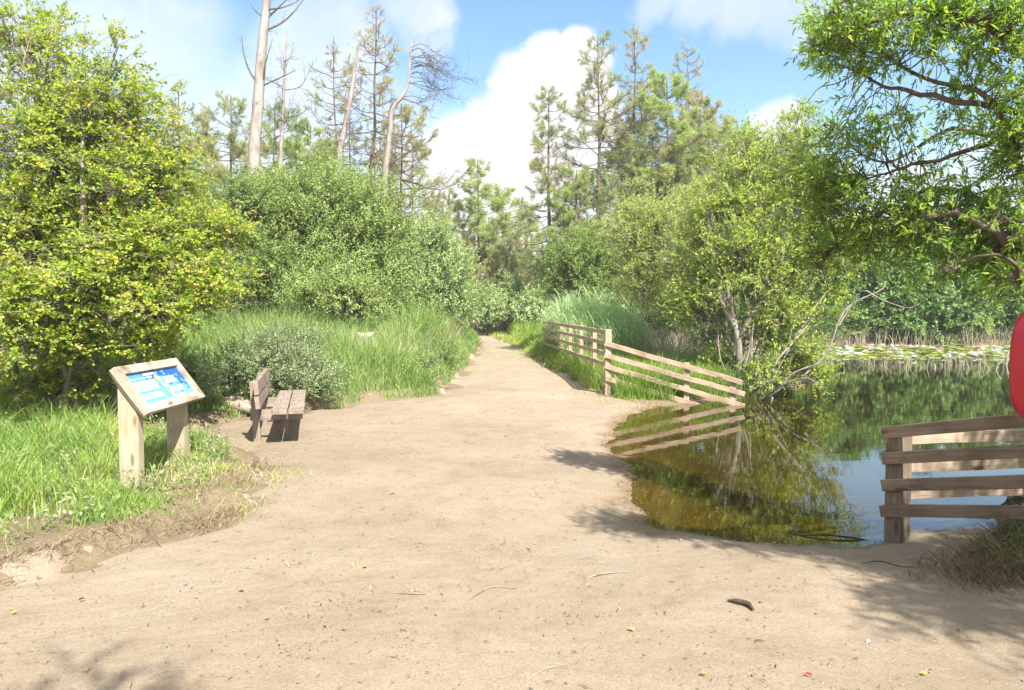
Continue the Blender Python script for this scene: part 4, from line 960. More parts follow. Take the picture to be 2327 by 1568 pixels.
# ------------------------------------------------------------------ timber objects
def board(name, p0, p1, w, t, mat, parent, side=None, bevel=.004, ends=None, wob=0.0):
    """sawn board from p0 to p1: w tall (away from `side`), t thick (along `side`); grain along local X"""
    p0 = Vector([float(v) for v in p0]); p1 = Vector([float(v) for v in p1]); X = (p1 - p0); L = X.length; X.normalize()
    s = Vector(side) if side is not None else Vector((0, 0, 1)).cross(X)
    Y = (s - X * s.dot(X)).normalized(); Z = X.cross(Y)
    bm = bmesh.new()
    n = max(2, int(L / .35)) if wob else 1
    rings = []
    for i in range(n + 1):
        x = L * i / n; dy = RNG.normal(0, wob); dz = RNG.normal(0, wob)
        rings.append([bm.verts.new((x, a * t / 2 + dy, b * w / 2 + dz)) for a, b in ((-1, -1), (1, -1), (1, 1), (-1, 1))])
    for i in range(n):
        for k in range(4): bm.faces.new((rings[i][k], rings[i][(k + 1) % 4], rings[i + 1][(k + 1) % 4], rings[i + 1][k]))
    bm.faces.new(rings[0][::-1]); bm.faces.new(rings[-1])
    bmesh.ops.recalc_face_normals(bm, faces=bm.faces)
    if bevel:
        ed = [e for e in bm.edges if len(e.link_faces) == 2 and e.calc_face_angle(0) > .6]
        bmesh.ops.bevel(bm, geom=ed, offset=bevel, segments=2, affect='EDGES', profile=.6)
    me = bpy.data.meshes.new(name); bm.to_mesh(me); bm.free(); me.materials.append(mat)
    o = bpy.data.objects.new(name, me); COL.objects.link(o)
    mw = Matrix((X, Y, Z)).transposed().to_4x4(); mw.translation = p0
    attach(o, parent); o.matrix_basis = mw
    return o

reseed(41)
def far_fence():
    a = np.array([1.86, 14.5]); b = np.array([1.09, 24.9]); dirv = unit(b - a); nrm = np.array([-dirv[1], dirv[0]])   # towards the path
    root = empty('wooden_fence', (a[0], a[1], gz(*a)), 'sunlit four-rail timber fence running along the path and down into the pond', 'fence')
    S = (*nrm, 0)
    for i in range(1, 7):
        p = a + (b - a) * i / 6; z = gz(*p)
        board('post', (*(p + nrm * -.06), z - .2), (*(p + nrm * -.06), z + 1.2), .09, .09, M['wood_fence'], root, S)
    z0 = gz(*a)
    board('post', (a[0], a[1], z0 - .2), (a[0], a[1], 1.235), .13, .12, M['wood_fence'], root, S)
    board('post', (a[0] + .17, a[1] + .1, z0 - .2), (a[0] + .17, a[1] + .1, .40), .12, .10, M['wood_fence'], root, (1, 0, 0))
    for k, zz in enumerate((1.185, .975, .765, .55)):
        p = a + nrm * .03 - dirv * -.07; q = b + nrm * .03 + dirv * .12
        zb = zz - (.0, .01, .03, .07)[k]
        board('rail', (*p, zz), (*q, zb), .085, .04, M['wood_fence'], root, S, wob=.004)
    # ramp section into the water
    c = np.array([4.28, 13.88]); d2 = unit(c - a); n2 = np.array([d2[1], -d2[0]])
    S2 = (*n2, 0)
    for k, (za, zb) in enumerate(((.965, .275), (.745, .055), (.53, -.17), (.295, -.40))):
        p = a + n2 * .085 - d2 * .05 + d2 * (.03 if k == 3 else 0); q = c + n2 * .085 + d2 * (.0, .05, .05, 0)[k]
        board('rail', (*p, za), (*q, zb), .092, .04, M['wood_fence'], root, S2, wob=.004)
    for f, top in ((.60, .62), (.935, .32)):
        p = a + (c - a) * f
        board('post', (p[0], p[1], -.75), (p[0], p[1], top), .10, .11, M['wood_fence'], root, S2)
far_fence()

def near_fence():
    p0 = np.array([2.93, 5.62]); p1 = np.array([4.05, 3.75])
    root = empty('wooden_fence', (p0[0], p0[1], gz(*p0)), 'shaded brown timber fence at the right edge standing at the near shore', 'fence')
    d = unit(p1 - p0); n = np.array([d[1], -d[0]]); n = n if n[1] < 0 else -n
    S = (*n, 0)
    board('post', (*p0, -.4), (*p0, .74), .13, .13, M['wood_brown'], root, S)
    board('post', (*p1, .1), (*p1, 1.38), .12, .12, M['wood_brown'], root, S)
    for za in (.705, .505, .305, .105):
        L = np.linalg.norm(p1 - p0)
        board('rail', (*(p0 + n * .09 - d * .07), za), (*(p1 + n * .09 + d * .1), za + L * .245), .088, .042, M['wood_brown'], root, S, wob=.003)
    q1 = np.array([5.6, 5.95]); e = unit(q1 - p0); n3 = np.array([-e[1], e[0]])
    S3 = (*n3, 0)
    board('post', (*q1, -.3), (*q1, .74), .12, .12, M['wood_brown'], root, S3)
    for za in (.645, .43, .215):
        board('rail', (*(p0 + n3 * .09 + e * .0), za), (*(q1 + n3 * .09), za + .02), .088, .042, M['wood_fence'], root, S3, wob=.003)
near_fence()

# ---- bench
reseed(42)
def bench():
    ax = unit(np.array([-.255, .967])); nr = np.array([ax[1], -ax[0]])        # along the bench, towards the path
    o0 = np.array([-3.0, 8.72])                                               # near back post
    z0 = gz(o0[0], o0[1] + .6) - .02
    root = empty('park_bench', (o0[0], o0[1], z0), 'weathered wooden park bench beside the sandy path', 'bench')
    def pt(a, b, z): q = o0 + ax * a + nr * b; return (q[0], q[1], z0 + z)
    S = (*nr, 0)
    for a in (.40, 1.72):
        board('post', pt(a, 0.0, -.2), pt(a, -.06, .76), .10, .08, M['wood_bench'], root, S)
        board('leg', pt(a + .22, .30, -.2), pt(a + .22, .30, .405), .10, .08, M['wood_bench'], root, S)
        board('crossbar', pt(a + .07, -.10, .335), pt(a + .07, .52, .335), .13, .04, M['wood_bench'], root, (*ax, 0))
    for k, z in enumerate((.71, .545)):
        off = .055 + (0 if k == 0 else .012)
        board('back_board', pt(-.02, off - .05, z), pt(2.12, off - .05, z), .15, .052, M['wood_bench'], root, (nr[0], nr[1], .12), wob=.002)
    for b in (.265, .455):
        board('seat_board', pt(-.05, b, .43), pt(2.15, b, .43), .055, .175, M['wood_bench'], root, S, wob=.002)
bench()

# ---- information sign
reseed(43)
def sign():
    x0, x1, y0, y1 = -3.365, -3.195, 6.35, 7.34
    zt, zb, xt, xb = 1.125, .735, -3.40, -3.115         # top and bottom edge of the sloping board
    root = empty('information_sign', (x0 + .08, y0 + .5, gz(x0, y0 + .5)), 'wooden lectern information sign with a blue printed panel in the grass', 'information sign')
    dn = unit(np.array([xb - xt, 0, zb - zt])); nrm = np.array([-dn[2], 0, dn[0]]); nrm = nrm if nrm[2] > 0 else -nrm
    Lp = math.hypot(xb - xt, zb - zt)
    def pt(u, v, w=0.0):      # u along the width (y), v down the slope, w off the board
        q = np.array([xt, 6.30 + u, zt]) + dn * v + nrm * w
        return q
    Wd = 1.18
    def prism(name, uv, w0, w1, mat, bevel=.004):
        bm = bmesh.new()
        # local X runs along the piece
        lo = [bm.verts.new(pt(u, v, w0)) for u, v in uv]; hi = [bm.verts.new(pt(u, v, w1)) for u, v in uv]
        bm.faces.new(lo[::-1]); bm.faces.new(hi)
        n = len(uv)
        for i in range(n): bm.faces.new((lo[i], lo[(i + 1) % n], hi[(i + 1) % n], hi[i]))
        bmesh.ops.recalc_face_normals(bm, faces=bm.faces)
        if bevel: bmesh.ops.bevel(bm, geom=list(bm.edges), offset=bevel, segments=2, affect='EDGES', profile=.6)
        return bm
    def put(bm, name, mat, ex, ey, ez, parent=root):
        R = Matrix((Vector(ex), Vector(ey), Vector(ez))).transposed().to_4x4(); R.translation = Vector(pt(0, 0))
        bm.transform(R.inverted())
        me = bpy.data.meshes.new(name); bm.to_mesh(me); bm.free(); me.materials.append(mat)
        o = bpy.data.objects.new(name, me); COL.objects.link(o); attach(o, parent); o.matrix_basis = R
        return o
    EX, EY, EZ = (0, 1, 0), tuple(dn), tuple(np.cross((0, 1, 0), dn))
    b = .082
    fr = [[(0, 0), (Wd, 0), (Wd - b, b), (b, b)], [(0, Lp), (b, Lp - b), (Wd - b, Lp - b), (Wd, Lp)]]
    sd = [[(0, 0), (b, b), (b, Lp - b), (0, Lp)], [(Wd, 0), (Wd, Lp), (Wd - b, Lp - b), (Wd - b, b)]]
    g = .0015
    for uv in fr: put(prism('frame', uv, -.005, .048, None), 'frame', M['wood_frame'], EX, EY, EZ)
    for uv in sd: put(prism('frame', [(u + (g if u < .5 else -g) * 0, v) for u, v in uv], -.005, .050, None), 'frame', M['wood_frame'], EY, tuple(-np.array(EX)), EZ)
    put(prism('backing_board', [(.02, .02), (Wd - .02, .02), (Wd - .02, Lp - .02), (.02, Lp - .02)], -.03, -.007, None), 'backing_board', M['wood_sign'], EX, EY, EZ)
    # printed panel
    m, nt, out = new_mat('printed panel')
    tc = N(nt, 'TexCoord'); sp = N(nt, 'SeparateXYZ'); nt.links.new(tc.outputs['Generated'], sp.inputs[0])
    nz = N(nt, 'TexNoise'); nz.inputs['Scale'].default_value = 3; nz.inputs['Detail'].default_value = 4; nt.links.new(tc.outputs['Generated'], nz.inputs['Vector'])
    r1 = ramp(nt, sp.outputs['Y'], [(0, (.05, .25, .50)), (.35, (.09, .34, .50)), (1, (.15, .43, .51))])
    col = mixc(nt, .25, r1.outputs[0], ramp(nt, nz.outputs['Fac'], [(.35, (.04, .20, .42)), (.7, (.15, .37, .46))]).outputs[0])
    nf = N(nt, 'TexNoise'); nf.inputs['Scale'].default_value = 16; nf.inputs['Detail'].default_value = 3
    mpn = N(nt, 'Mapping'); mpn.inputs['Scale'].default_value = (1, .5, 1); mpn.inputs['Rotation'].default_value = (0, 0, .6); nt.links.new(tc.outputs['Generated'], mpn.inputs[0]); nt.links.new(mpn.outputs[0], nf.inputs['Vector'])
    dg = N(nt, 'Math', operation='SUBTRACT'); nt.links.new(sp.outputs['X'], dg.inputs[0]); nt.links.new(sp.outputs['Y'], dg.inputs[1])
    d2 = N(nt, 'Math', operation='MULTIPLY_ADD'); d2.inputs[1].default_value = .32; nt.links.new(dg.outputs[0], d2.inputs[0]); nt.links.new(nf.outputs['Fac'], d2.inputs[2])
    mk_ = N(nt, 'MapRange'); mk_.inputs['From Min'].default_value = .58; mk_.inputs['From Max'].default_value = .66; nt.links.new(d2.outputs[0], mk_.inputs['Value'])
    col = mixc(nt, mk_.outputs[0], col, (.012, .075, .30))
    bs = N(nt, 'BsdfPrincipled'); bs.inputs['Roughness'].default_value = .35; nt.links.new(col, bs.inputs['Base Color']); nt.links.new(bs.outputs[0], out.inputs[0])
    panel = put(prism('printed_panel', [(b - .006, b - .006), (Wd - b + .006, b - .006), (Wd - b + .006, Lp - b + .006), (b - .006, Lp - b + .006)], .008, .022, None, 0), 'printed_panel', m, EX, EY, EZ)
    iw, ih = Wd - 2 * b, Lp - 2 * b
    def quadset(rects, w):
        bm = bmesh.new()
        for (u0, v0, u1, v1) in rects: bm.faces.new([bm.verts.new(pt(b + iw * u, b + ih * v, w)) for u, v in ((u0, v0), (u0, v1), (u1, v1), (u1, v0))])
        bmesh.ops.recalc_face_normals(bm, faces=bm.faces)
        return bm
    def sub(bm, name, mat):
        R = Matrix((Vector(EX), Vector(EY), Vector(EZ))).transposed().to_4x4(); R.translation = Vector(pt(0, 0))
        bm.transform(R.inverted()); me = bpy.data.meshes.new(name); bm.to_mesh(me); bm.free(); me.materials.append(mat)
        o = bpy.data.objects.new(name, me); COL.objects.link(o); o.parent = panel; return o
    pale = flat_mat('pale print', (.50, .72, .74), .4); white = flat_mat('white print', (.8, .82, .82), .4); ink = flat_mat('print ink', (.22, .42, .50), .5)
    blocks = [(.05, .27, .44, .60), (.06, .68, .42, .86), (.60, .26, .82, .50), (.60, .62, .86, .82)]
    for bl in blocks: sub(quadset([bl], .0245), 'text_block', pale)
    for (u0, v0, u1, v1) in blocks:
        lines = []
        v = v0 + .035
        while v < v1 - .03:
            u = u0 + .02; end = u1 - .02 - RNG.uniform(0, .08)
            while u < end:
                w = RNG.uniform(.012, .04); lines.append((u, v, min(u + w, end), v + .014)); u += w + .009
            v += .04
        sub(quadset(lines, .0262), 'printed_text', ink)
    for hd in [(.06, .17, .44, .205), (.30, .06, .52, .12), (.55, .90, .82, .95)]: sub(quadset([hd], .0245), 'heading', white)
    for (u, v, r, c) in ((.50, .27, .038, (.80, .60, .25)), (.53, .52, .034, (.62, .50, .48)), (.54, .78, .036, (.42, .38, .30))):
        bm = bmesh.new(); th = np.linspace(0, 2 * math.pi, 24, endpoint=False)
        bm.faces.new([bm.verts.new(pt(b + iw * u + r * math.cos(t), b + ih * v + r * math.sin(t), .0262)) for t in th]); bmesh.ops.recalc_face_normals(bm, faces=bm.faces)
        sub(bm, 'round_picture', flat_mat('picture print', c, .4))
        bm = bmesh.new(); bm.faces.new([bm.verts.new(pt(b + iw * u + .035 + (r + .004) * math.cos(t), b + ih * v + .012 + (r + .004) * math.sin(t) * .6, .0250)) for t in th]); bmesh.ops.recalc_face_normals(bm, faces=bm.faces)
        sub(bm, 'caption_patch', white)
    # posts with tops cut to the slope
    for ya in (y0, y1 - .1):
        bm = bmesh.new(); yb = ya + .1
        zz = lambda x: zt + (x - xt) * (zb - zt) / (xb - xt) - .045
        ring = [(x0, -.25), (x1, -.25), (x1, zz(x1)), (x0, zz(x0))]
        gz0 = gz(x0, ya) * 0
        f = [bm.verts.new((x, ya, z)) for x, z in ring]; k = [bm.verts.new((x, yb, z)) for x, z in ring]
        bm.faces.new(f); bm.faces.new(k[::-1])
        for i in range(4): bm.faces.new((f[i], f[(i + 1) % 4], k[(i + 1) % 4], k[i]))
        bmesh.ops.recalc_face_normals(bm, faces=bm.faces); bmesh.ops.bevel(bm, geom=list(bm.edges), offset=.006, segments=2, affect='EDGES')
        R = Matrix(((0, 0, 1), (0, 1, 0), (-1, 0, 0))).transposed().to_4x4(); R.translation = (x0, ya, 0)
        bm.transform(R.inverted()); me = bpy.data.meshes.new('post'); bm.to_mesh(me); bm.free(); me.materials.append(M['wood_sign'])
        o = bpy.data.objects.new('post', me); COL.objects.link(o); attach(o, root); o.matrix_basis = R
sign()

# ---- red lifebuoy housing
def lifebuoy():
    cx, cy, cz = 3.165, 4.22, 1.335
    yaw = math.radians(20)
    g0 = gz(cx, cy + .16)
    root = empty('lifebuoy_housing', (cx, cy, g0), 'red plastic lifebuoy housing cut off by the right edge', 'lifebuoy housing')
    red, nt, out = new_mat('red plastic'); b = N(nt, 'BsdfPrincipled'); b.inputs['Roughness'].default_value = .38
    tc = N(nt, 'TexCoord'); nz = N(nt, 'TexNoise'); nz.inputs['Scale'].default_value = 6; nt.links.new(tc.outputs['Object'], nz.inputs['Vector'])
    r = ramp(nt, nz.outputs['Fac'], [(.3, (.44, .008, .022)), (.7, (.52, .012, .03))]); nt.links.new(r.outputs[0], b.inputs['Base Color']); nt.links.new(b.outputs[0], out.inputs[0])
    n = 64; th = np.linspace(0, 2 * math.pi, n, endpoint=False)
    ex = 2 / 3.2
    ox = .375 * np.sign(np.cos(th)) * np.abs(np.cos(th)) ** ex; oz = .345 * np.sign(np.sin(th)) * np.abs(np.sin(th)) ** ex
    prof = [(1.0, .09), (1.02, .05), (1.02, 0), (1.0, -.05), (.96, -.09), (.88, -.115), (.72, -.12), (.6, -.105), (.45, -.11), (.25, -.12), (.08, -.123)]
    rot = lambda v: np.stack([v[:, 0] * math.cos(yaw) - v[:, 1] * math.sin(yaw), v[:, 0] * math.sin(yaw) + v[:, 1] * math.cos(yaw), v[:, 2]], 1) + np.array([cx, cy, cz])
    V = np.concatenate([rot(np.stack([ox * s, np.full(n, y), oz * s], 1)) for s, y in prof])
    i = np.arange(len(prof) - 1)[:, None] * n + np.arange(n)[None]; j = np.arange(len(prof) - 1)[:, None] * n + (np.arange(n)[None] + 1) % n
    Q = np.stack([i, j, j + n, i + n], -1).reshape(-1, 4)
    mk('casing', V, [Q, (np.arange(n) + (len(prof) - 1) * n)[None], np.arange(n)[None, ::-1]], red, root, smooth=True)
    for sc_, yy, nm in ((1.03, -.012, 'seam'), (.80, -.122, 'rim')):
        ring = rot(np.stack([ox * sc_, np.full(n, yy), oz * sc_], 1)); G = Geo(); tubes(G, np.concatenate([ring, ring[:2]])[None], np.full((1, n + 2), .009), 6); G.build(nm, red, root, smooth=True)
    bk = rot(np.array([[0, .14, 0]]))[0]
    board('post', (bk[0], bk[1], g0 - .3), (bk[0], bk[1], 1.75), .09, .09, M['wood_brown'], root, (math.sin(-yaw), math.cos(yaw), 0))
lifebuoy()

# ---- log, stump, driftwood, sticks, leaves
reseed(44)
def rough_tube(name, pts, radii, mat, label, cat, k=12, amp=.12, group=None, name_caps=True):
    C = smooth_line(pts, 14); R = np.interp(np.linspace(0, 1, 14), np.linspace(0, 1, len(radii)), radii)
    G = Geo(); tubes(G, C[None], R[None], k)
    V = G.V[0]; c = np.repeat(C, k, 0); V[:] = c + (V - c) * (1 + amp * RNG.normal(0, 1, (len(V), 1)).clip(-2, 2))
    e0 = np.concatenate([V[:k], C[:1]]); e1 = np.concatenate([V[-k:], C[-1:]])
    o = [(i, (i + 1) % k, k) for i in range(k)]
    G.add(e0, T=np.array(o)[:, ::-1]); G.add(e1, T=np.array(o))
    ob = G.build(name, mat, smooth=True); tag(ob, label, cat, group); return ob
def gp(px, py, dz=0.0):
    """ground point under a place in the photograph"""
    D = F * EYE / max(py - HOR, 5)
    for _ in range(8):
        x = (px - CX) / F * D; z = gz(x, D); D = F * (EYE - z) / max(py - HOR, 5) * 1.0
    x = (px - CX) / F * D
    return np.array([x, D, gz(x, D) + dz])
a, b_ = gp(500, 952, .09), gp(575, 948, .10)
rough_tube('log', [a, (a + b_) / 2 + (0, .05, .02), b_], [.08, .12, .11, .06], M['log'], 'pale weathered log lying on the ground behind the bench', 'log', amp=.07)
s = np.array([-3.1, 15.6, 0]); s[0] = (826 - CX) / F * 15.6
zt = P(826, 760, 15.6)[2]
def stump():
    root = empty('tree_stump', (s[0], s[1], gz(s[0], s[1])), 'cut tree stump standing in the meadow grass', 'tree stump')
    k = 18; zs = np.linspace(gz(s[0], s[1]) - .1, zt, 9); th = np.linspace(0, 2 * math.pi, k, endpoint=False)
    V = []
    prof = 1 + .1 * np.sin(th * 3 + 1) + .06 * np.sin(th * 7)
    for i, z in enumerate(zs):
        r = (.20 + .10 * (1 - i / 8) ** 3) * prof * (1 + RNG.normal(0, .02, k))
        zz = z + (0 if i < 8 else 1) * .05 * np.sin(th * 2 + .5)
        V.append(np.stack([s[0] + r * np.cos(th), s[1] + r * np.sin(th), np.broadcast_to(zz, (k,))], 1))
    top = V[-1].copy(); V = np.concatenate(V)
    i = np.arange(8)[:, None] * k + np.arange(k)[None]; j = np.arange(8)[:, None] * k + (np.arange(k)[None] + 1) % k
    mk('trunk', V, np.stack([i, j, j + k, i + k], -1).reshape(-1, 4), M['bark_dead'], root, smooth=True)
    top = np.concatenate([top + (0, 0, .003), [[s[0], s[1], zt + .03]]])
    mk('cut_face', top, np.array([[q, (q + 1) % k, k] for q in range(k)]), flat_mat('cut wood', (.50, .42, .33), .9, .1), root)
stump()
rough_tube('driftwood', [(4.15, 6.3, -.2), (4.35, 6.3, -.02), (4.8, 6.45, .04), (5.5, 6.6, -.12)], [.05, .13, .12, .05], M['bark_dark'], 'dark rotten branch lying in the water behind the near fence', 'driftwood', amp=.12)
rough_tube('water_twig', [(2.80, 5.72, -.16), (2.62, 5.76, -.135), (2.42, 5.80, -.13), (2.25, 5.86, -.155)], [.006, .008, .007, .003], M['bark_dark'], 'thin dark twig poking out of the water beside the near fence post', 'twig', k=6, amp=.1)
p = [gp(1662, 1380, .012), gp(1685, 1386, .022), gp(1708, 1392, .02), gp(1722, 1402, .012)]
rough_tube('stick', p, [.006, .013, .015, .006], M['bark_dark'], 'short dark stick lying alone on the open sand', 'stick', k=8, amp=.12)
for pts, lab in [([(1065, 1375), (1100, 1352), (1130, 1345), (1175, 1350)], 'thin bent pale twig on the sand in the middle foreground'), ([(890, 1360), (930, 1362), (965, 1363)], 'straight pale grass stalk on the sand'),
                 ([(1325, 1340), (1350, 1320), (1400, 1312), (1450, 1312)], 'long curved brown twig on the sand below the pond corner'), ([(560, 1040), (600, 1034), (645, 1036)], 'bleached twig at the grass edge in front of the bench'),
                 ([(1970, 1290), (2010, 1285), (2060, 1297), (2110, 1300)], 'dark driftwood twig on the shaded sand at the near shore'), ([(1185, 1580), (1230, 1545), (1290, 1530)], 'slender twig on the sand near the bottom edge')]:
    q = [gp(x, y, .006) for x, y in pts]
    rough_tube('twig', q, [.0015, .0035, .0035, .0015], M['bark_willow'] if 'dark' not in lab else M['bark_dark'], lab, 'twig', k=5, amp=.15, group='twigs on the sand')
def fallen_leaf():
    cols = {'red': (.45, .05, .03), 'orange': (.60, .22, .06), 'yellow': (.62, .45, .08), 'grey': (.42, .40, .40)}
    mats = {k: flat_mat(k + ' fallen leaf', v) for k, v in cols.items()}
    L = Geo(); leaves(L, np.array([[0, 0, .0]]), np.array([[1.0, 0, .05]]), np.array([[0, 0, 1.0]]), .036, .022, .5, True, cup=.25)
    V = L.V[0]; Q = L.Q[0]
    base = {k: mk('fallen_leaf', V, Q, m) for k, m in mats.items()}
    used = set()
    for (px, py, c, lab) in [(1843, 1625, 'red', 'small red fallen leaf on the sand near the bottom right'), (160, 1380, 'red', 'reddish fallen leaf below the left bank lip'), (545, 1355, 'orange', 'orange fallen leaf beside the left bank roots'),
                             (590, 1425, 'orange', 'orange fallen leaf on the sand left of centre'), (5, 1412, 'yellow', 'pale yellow fallen leaf at the left edge of the sand'), (1447, 1452, 'yellow', 'yellow fallen leaf on the sand right of centre'),
                             (1600, 1642, 'yellow', 'yellow fallen leaf low in the right foreground'), (1995, 1475, 'grey', 'grey curled leaf on the sand in front of the tree shadow'), (2130, 1582, 'yellow', 'little yellow leaf in the bottom right sand'), (830, 1300, 'orange', 'tiny orange leaf in the middle of the sand')]:
        py = min(py, 1555)
        o = base[c] if c not in used else base[c].copy()
        if c in used: COL.objects.link(o)
        used.add(c)
        o.location = gp(px, py, .012); o.rotation_euler = (RNG.normal(0, .2), RNG.normal(0, .2), RNG.uniform(0, 6.28)); tag(o, lab, 'leaf', 'fallen leaves on the sand')
fallen_leaf()

def litter():
    G = Geo()
    x, y = scatter(60000, -4.5, 4.5, 2.5, 20, lambda x, y: (path_mask(x, y) > .6) & (pond_sd(x, y) > .12) & (RNG.uniform(0, 1, len(x)) < .16 + .9 * np.clip(noise2(x, y, .5, 1) - .25, 0, 1) + .8 * np.clip(noise2(x, y, .2, 3) - .55, 0, 1)))
    n = len(x); b = on_ground(x, y); b[:, 2] += .008
    az = RNG.uniform(0, 6.28, n); D = np.stack([np.cos(az), np.sin(az), RNG.normal(0, .12, n)], 1)
    ln = np.exp(RNG.normal(-4.1, .6, n))
    leaves(G, b, D, unit(np.array([0, 0, 1.0]) + rand_unit(n) * .3), ln, np.minimum(ln * .3, RNG.uniform(.003, .008, n)), np.clip(RNG.normal(.12, .3, n), 0, 1))
    stuff(G, 'litter', M['dry'], 'scattered bark bits and dead leaf crumbs on the sand', 'plant litter')
    G = Geo()
    x, y = scatter(1500, -4.5, 4, 2.6, 15, lambda x, y: (path_mask(x, y) > .6) & (pond_sd(x, y) > .12)); n = len(x)
    r = np.exp(RNG.normal(-5.3, .45, n)); b = on_ground(x, y); b[:, 2] += r * .4
    oct_ = np.array([(1, 0, 0), (0, 1, 0), (-1, 0, 0), (0, -1, 0), (0, 0, .8), (0, 0, -.8)], float)
    V = b[:, None] + oct_[None] * r[:, None, None] * RNG.uniform(.6, 1.3, (n, 6, 1))
    T = np.array([(0, 1, 4), (1, 2, 4), (2, 3, 4), (3, 0, 4), (1, 0, 5), (2, 1, 5), (3, 2, 5), (0, 3, 5)])
    G.add(V, T=(np.arange(n)[:, None, None] * 6 + T[None]).reshape(-1, 3), tt=np.repeat(np.clip(RNG.normal(.5, .3, n), 0, 1), 8))
    stuff(G, 'pebbles', leaf_mat('pebbles', [(0, (.09, .075, .06)), (.5, (.17, .145, .12)), (1, (.27, .245, .215))], .0, .9, .1), 'small pebbles scattered over the sand', 'pebbles')
    G = Geo()
    x, y = scatter(60000, .4, 5, 5.2, 14.5, lambda x, y: np.abs(pond_sd(x, y) - .03) < np.abs(RNG.normal(0, .07, len(x)))); n = len(x)
    b = on_ground(x, y); b[:, 2] = np.maximum(b[:, 2], WATER) + .006
    az = RNG.uniform(0, 6.28, n); ln = np.exp(RNG.normal(-3.7, .55, n))
    leaves(G, b, np.stack([np.cos(az), np.sin(az), RNG.normal(0, .1, n)], 1), unit(np.array([0, 0, 1.0]) + rand_unit(n) * .3), ln, np.minimum(ln * .35, RNG.uniform(.004, .012, n)), np.clip(RNG.normal(.2, .25, n), 0, 1))
    stuff(G, 'shore_debris', M['dry'], 'dark leaf scraps and twigs washed up along the waterline', 'plant litter')
    # sparse tufts trodden into the sand
    G = Geo()
    for (px, py, k, hh) in [(745, 1290, 16, .05), (600, 1090, 160, .08), (540, 1130, 120, .06), (1120, 800, 260, .05), (1150, 815, 200, .05), (1090, 795, 160, .05), (1090, 845, 120, .04), (1430, 905, 160, .08), (1390, 905, 200, .12), (1480, 915, 90, .06)]:
        c = gp(px, py); sp_ = .18 if py > 1000 else .45
        x = c[0] + RNG.normal(0, sp_, k); y = c[1] + RNG.normal(0, sp_ * 1.2, k)
        blades(G, on_ground(x, y) - np.array([0, 0, .01]), RNG.uniform(.4, 1.3, k) * hh, RNG.uniform(.004, .009, k) * (1 if py > 900 else 2), RNG.uniform(.3, 1.3, k), RNG.uniform(0, 6.28, k), np.clip(RNG.normal(.6, .25, k), 0, 1))
    stuff(G, 'grass_tufts', M['verge'], 'sparse worn grass tufts in the sand of the path', 'grass')
litter()

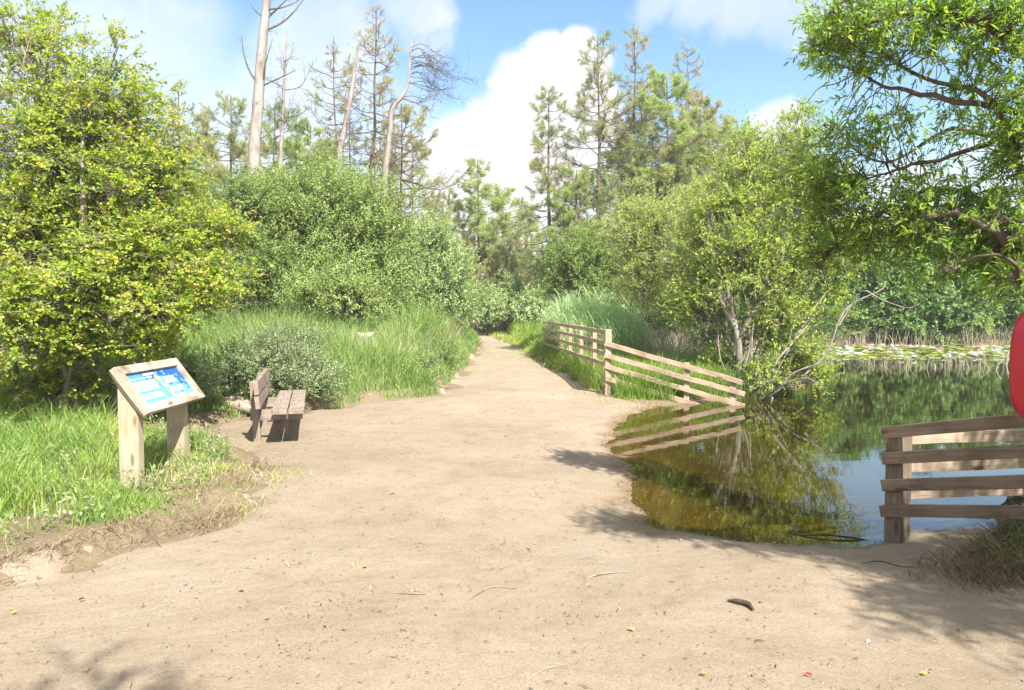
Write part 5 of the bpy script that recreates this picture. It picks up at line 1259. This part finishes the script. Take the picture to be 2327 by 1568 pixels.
# ------------------------------------------------------------------ sky, sun, camera
def world():
    w = bpy.data.worlds.new('World'); sc.world = w; w.use_nodes = True
    nt = w.node_tree; nt.nodes.clear(); out = nt.nodes.new('ShaderNodeOutputWorld')
    sky = nt.nodes.new('ShaderNodeTexSky'); sky.sky_type = 'NISHITA'; sky.sun_disc = False
    sky.sun_elevation = math.radians(SUN_EL); sky.sun_rotation = math.radians(180 - SUN_AZ); sky.air_density = 1.2; sky.dust_density = .6; sky.ozone_density = 2.0
    tc = N(nt, 'TexCoord')
    dirv = N(nt, 'VectorMath', operation='NORMALIZE'); nt.links.new(tc.outputs['Generated'], dirv.inputs[0])
    def noise(scale, detail, rough):
        n = N(nt, 'TexNoise'); n.inputs['Scale'].default_value = scale; n.inputs['Detail'].default_value = detail; n.inputs['Roughness'].default_value = rough
        nt.links.new(dirv.outputs[0], n.inputs['Vector']); return n
    def pert(n, amp):
        s = N(nt, 'VectorMath', operation='SUBTRACT'); nt.links.new(n.outputs['Color'], s.inputs[0]); s.inputs[1].default_value = (.5, .5, .5)
        k = N(nt, 'VectorMath', operation='SCALE'); k.inputs['Scale'].default_value = amp; nt.links.new(s.outputs[0], k.inputs[0])
        a = N(nt, 'VectorMath', operation='ADD'); nt.links.new(dirv.outputs[0], a.inputs[0]); nt.links.new(k.outputs[0], a.inputs[1])
        z = N(nt, 'VectorMath', operation='NORMALIZE'); nt.links.new(a.outputs[0], z.inputs[0]); return z.outputs[0]
    def blobs(vec, lst, soft):
        cur = None
        for (px, py, r, st) in lst:
            c = P(px, py, 1.0) - np.array([0, 0, EYE]); c = c / np.linalg.norm(c); rr = r / F
            d = N(nt, 'VectorMath', operation='DOT_PRODUCT'); nt.links.new(vec, d.inputs[0]); d.inputs[1].default_value = tuple(c)
            m = N(nt, 'MapRange', interpolation_type='SMOOTHSTEP'); nt.links.new(d.outputs['Value'], m.inputs['Value'])
            m.inputs['From Min'].default_value = math.cos(rr * (1 + soft)); m.inputs['From Max'].default_value = math.cos(rr * max(.0, 1 - soft)); m.inputs['To Max'].default_value = st
            if cur is None: cur = m.outputs[0]
            else:
                x = N(nt, 'Math', operation='MAXIMUM'); nt.links.new(cur, x.inputs[0]); nt.links.new(m.outputs[0], x.inputs[1]); cur = x.outputs[0]
        return cur
    cum = blobs(pert(noise(9, 7, .55), .075), [(1320, 100, 48, 1), (1345, 150, 52, 1), (1250, 140, 62, 1), (1180, 190, 66, 1), (1230, 240, 90, 1), (1320, 230, 80, 1), (1120, 290, 78, 1), (1180, 350, 110, 1), (1060, 340, 90, 1), (1000, 400, 110, .95), (1300, 340, 100, 1), (1100, 460, 140, 1), (1250, 480, 150, 1),
                (1770, 300, 55, .9), (1740, 420, 90, .8), (2230, 390, 60, .5), (2330, 470, 100, .6), (2050, 470, 90, .6)], .22)
    veil = blobs(pert(noise(4, 6, .6), .22), [(40, 60, 260, .8), (300, 180, 200, .85), (430, 330, 210, .8), (760, 80, 120, .85), (660, 260, 150, .75), (860, 330, 110, .5), (985, 60, 60, .8), (1010, 130, 50, .5), (1500, -5, 45, .5), (1590, 5, 55, .6), (1680, 15, 60, .7), (1770, 25, 62, .7), (1860, 20, 62, .6)], .5)
    n2 = noise(5, 8, .62); nr = N(nt, 'MapRange'); nr.inputs['From Min'].default_value = .3; nr.inputs['From Max'].default_value = .62; nr.inputs['To Min'].default_value = .45; nt.links.new(n2.outputs['Fac'], nr.inputs['Value'])
    v2 = N(nt, 'Math', operation='MULTIPLY'); nt.links.new(veil, v2.inputs[0]); nt.links.new(nr.outputs[0], v2.inputs[1])
    # scattered cloud out of view overhead and behind, thickened to raise ambient fill
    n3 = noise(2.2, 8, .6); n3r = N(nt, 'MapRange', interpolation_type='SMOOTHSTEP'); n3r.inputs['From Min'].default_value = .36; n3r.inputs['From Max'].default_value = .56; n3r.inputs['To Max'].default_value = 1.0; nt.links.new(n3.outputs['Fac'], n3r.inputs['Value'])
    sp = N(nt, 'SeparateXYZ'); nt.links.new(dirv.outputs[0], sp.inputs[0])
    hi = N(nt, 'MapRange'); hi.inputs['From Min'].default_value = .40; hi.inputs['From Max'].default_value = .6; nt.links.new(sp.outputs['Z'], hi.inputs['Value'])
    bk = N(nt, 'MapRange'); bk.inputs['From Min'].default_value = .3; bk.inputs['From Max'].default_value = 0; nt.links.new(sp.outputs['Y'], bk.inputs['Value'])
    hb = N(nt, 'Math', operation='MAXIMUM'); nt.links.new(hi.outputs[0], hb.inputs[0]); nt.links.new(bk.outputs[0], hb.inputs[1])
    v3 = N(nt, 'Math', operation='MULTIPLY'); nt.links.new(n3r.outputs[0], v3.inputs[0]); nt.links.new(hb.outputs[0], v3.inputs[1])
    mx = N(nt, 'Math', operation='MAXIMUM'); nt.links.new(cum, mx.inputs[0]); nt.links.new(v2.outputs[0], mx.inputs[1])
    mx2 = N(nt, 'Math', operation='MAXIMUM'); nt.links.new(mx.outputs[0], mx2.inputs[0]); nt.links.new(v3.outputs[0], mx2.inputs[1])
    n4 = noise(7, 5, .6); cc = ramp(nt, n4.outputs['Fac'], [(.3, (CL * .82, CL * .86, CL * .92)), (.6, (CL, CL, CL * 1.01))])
    sat = N(nt, 'HueSaturation'); sat.inputs['Saturation'].default_value = SKY_SAT; sat.inputs['Value'].default_value = SKY_VAL; nt.links.new(sky.outputs[0], sat.inputs['Color'])
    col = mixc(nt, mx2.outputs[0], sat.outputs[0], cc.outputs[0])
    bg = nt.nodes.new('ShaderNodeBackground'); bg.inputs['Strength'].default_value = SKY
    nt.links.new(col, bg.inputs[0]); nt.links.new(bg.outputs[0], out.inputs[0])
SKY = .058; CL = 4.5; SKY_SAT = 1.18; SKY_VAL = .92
EXPO = 2.18; SUN = 2.8
world()
def flare_haze():  # added volume standing in for lens flare, lifts the dark tones
    m, nt, out = new_mat('thin haze')
    pv = N(nt, 'VolumePrincipled'); pv.inputs['Color'].default_value = (.95, .97, 1, 1); pv.inputs['Density'].default_value = FLARE_HAZE; pv.inputs['Anisotropy'].default_value = .1
    nt.links.new(pv.outputs[0], out.inputs['Volume'])
    b = [(-700, -80, -2.5), (700, -80, -2.5), (700, 1000, -2.5), (-700, 1000, -2.5), (-700, -80, 30), (700, -80, 30), (700, 1000, 30), (-700, 1000, 30)]
    o = mk('flare_haze', np.array(b, float), np.array([(0, 3, 2, 1), (4, 5, 6, 7), (0, 1, 5, 4), (1, 2, 6, 5), (2, 3, 7, 6), (3, 0, 4, 7)]), m); tag(o, kind='stuff')
FLARE_HAZE = .0009
flare_haze()
ld = bpy.data.lights.new('sun', 'SUN'); ld.energy = SUN; ld.angle = math.radians(.55); ld.color = (1, .95, .87)
sun = bpy.data.objects.new('sun', ld); COL.objects.link(sun)
az = math.radians(SUN_AZ); el = math.radians(SUN_EL)
sv = Vector((math.sin(az) * math.cos(el), -math.cos(az) * math.cos(el), math.sin(el)))
sun.rotation_euler = sv.to_track_quat('Z', 'Y').to_euler(); sun.location = (0, 0, 30)

cd = bpy.data.cameras.new('camera'); cam = bpy.data.objects.new('camera', cd); COL.objects.link(cam)
cam.location = (0, 0, EYE); cam.rotation_euler = (math.pi / 2 - TH, 0, 0)
cd.sensor_width = 36; cd.lens = 36 * F / 2326; cd.clip_start = .05; cd.clip_end = 3000
sc.camera = cam

sc.render.engine = 'CYCLES'
cy = sc.cycles
cy.max_bounces = 7; cy.diffuse_bounces = 3; cy.glossy_bounces = 3; cy.transmission_bounces = 3; cy.transparent_max_bounces = 8
cy.use_denoising = True; cy.caustics_reflective = False; cy.caustics_refractive = False
cy.sample_clamp_indirect = 6
vs = sc.view_settings; vs.view_transform = 'Standard'; vs.look = 'None'; vs.exposure = EXPO; vs.gamma = 1; vs.use_curve_mapping = False
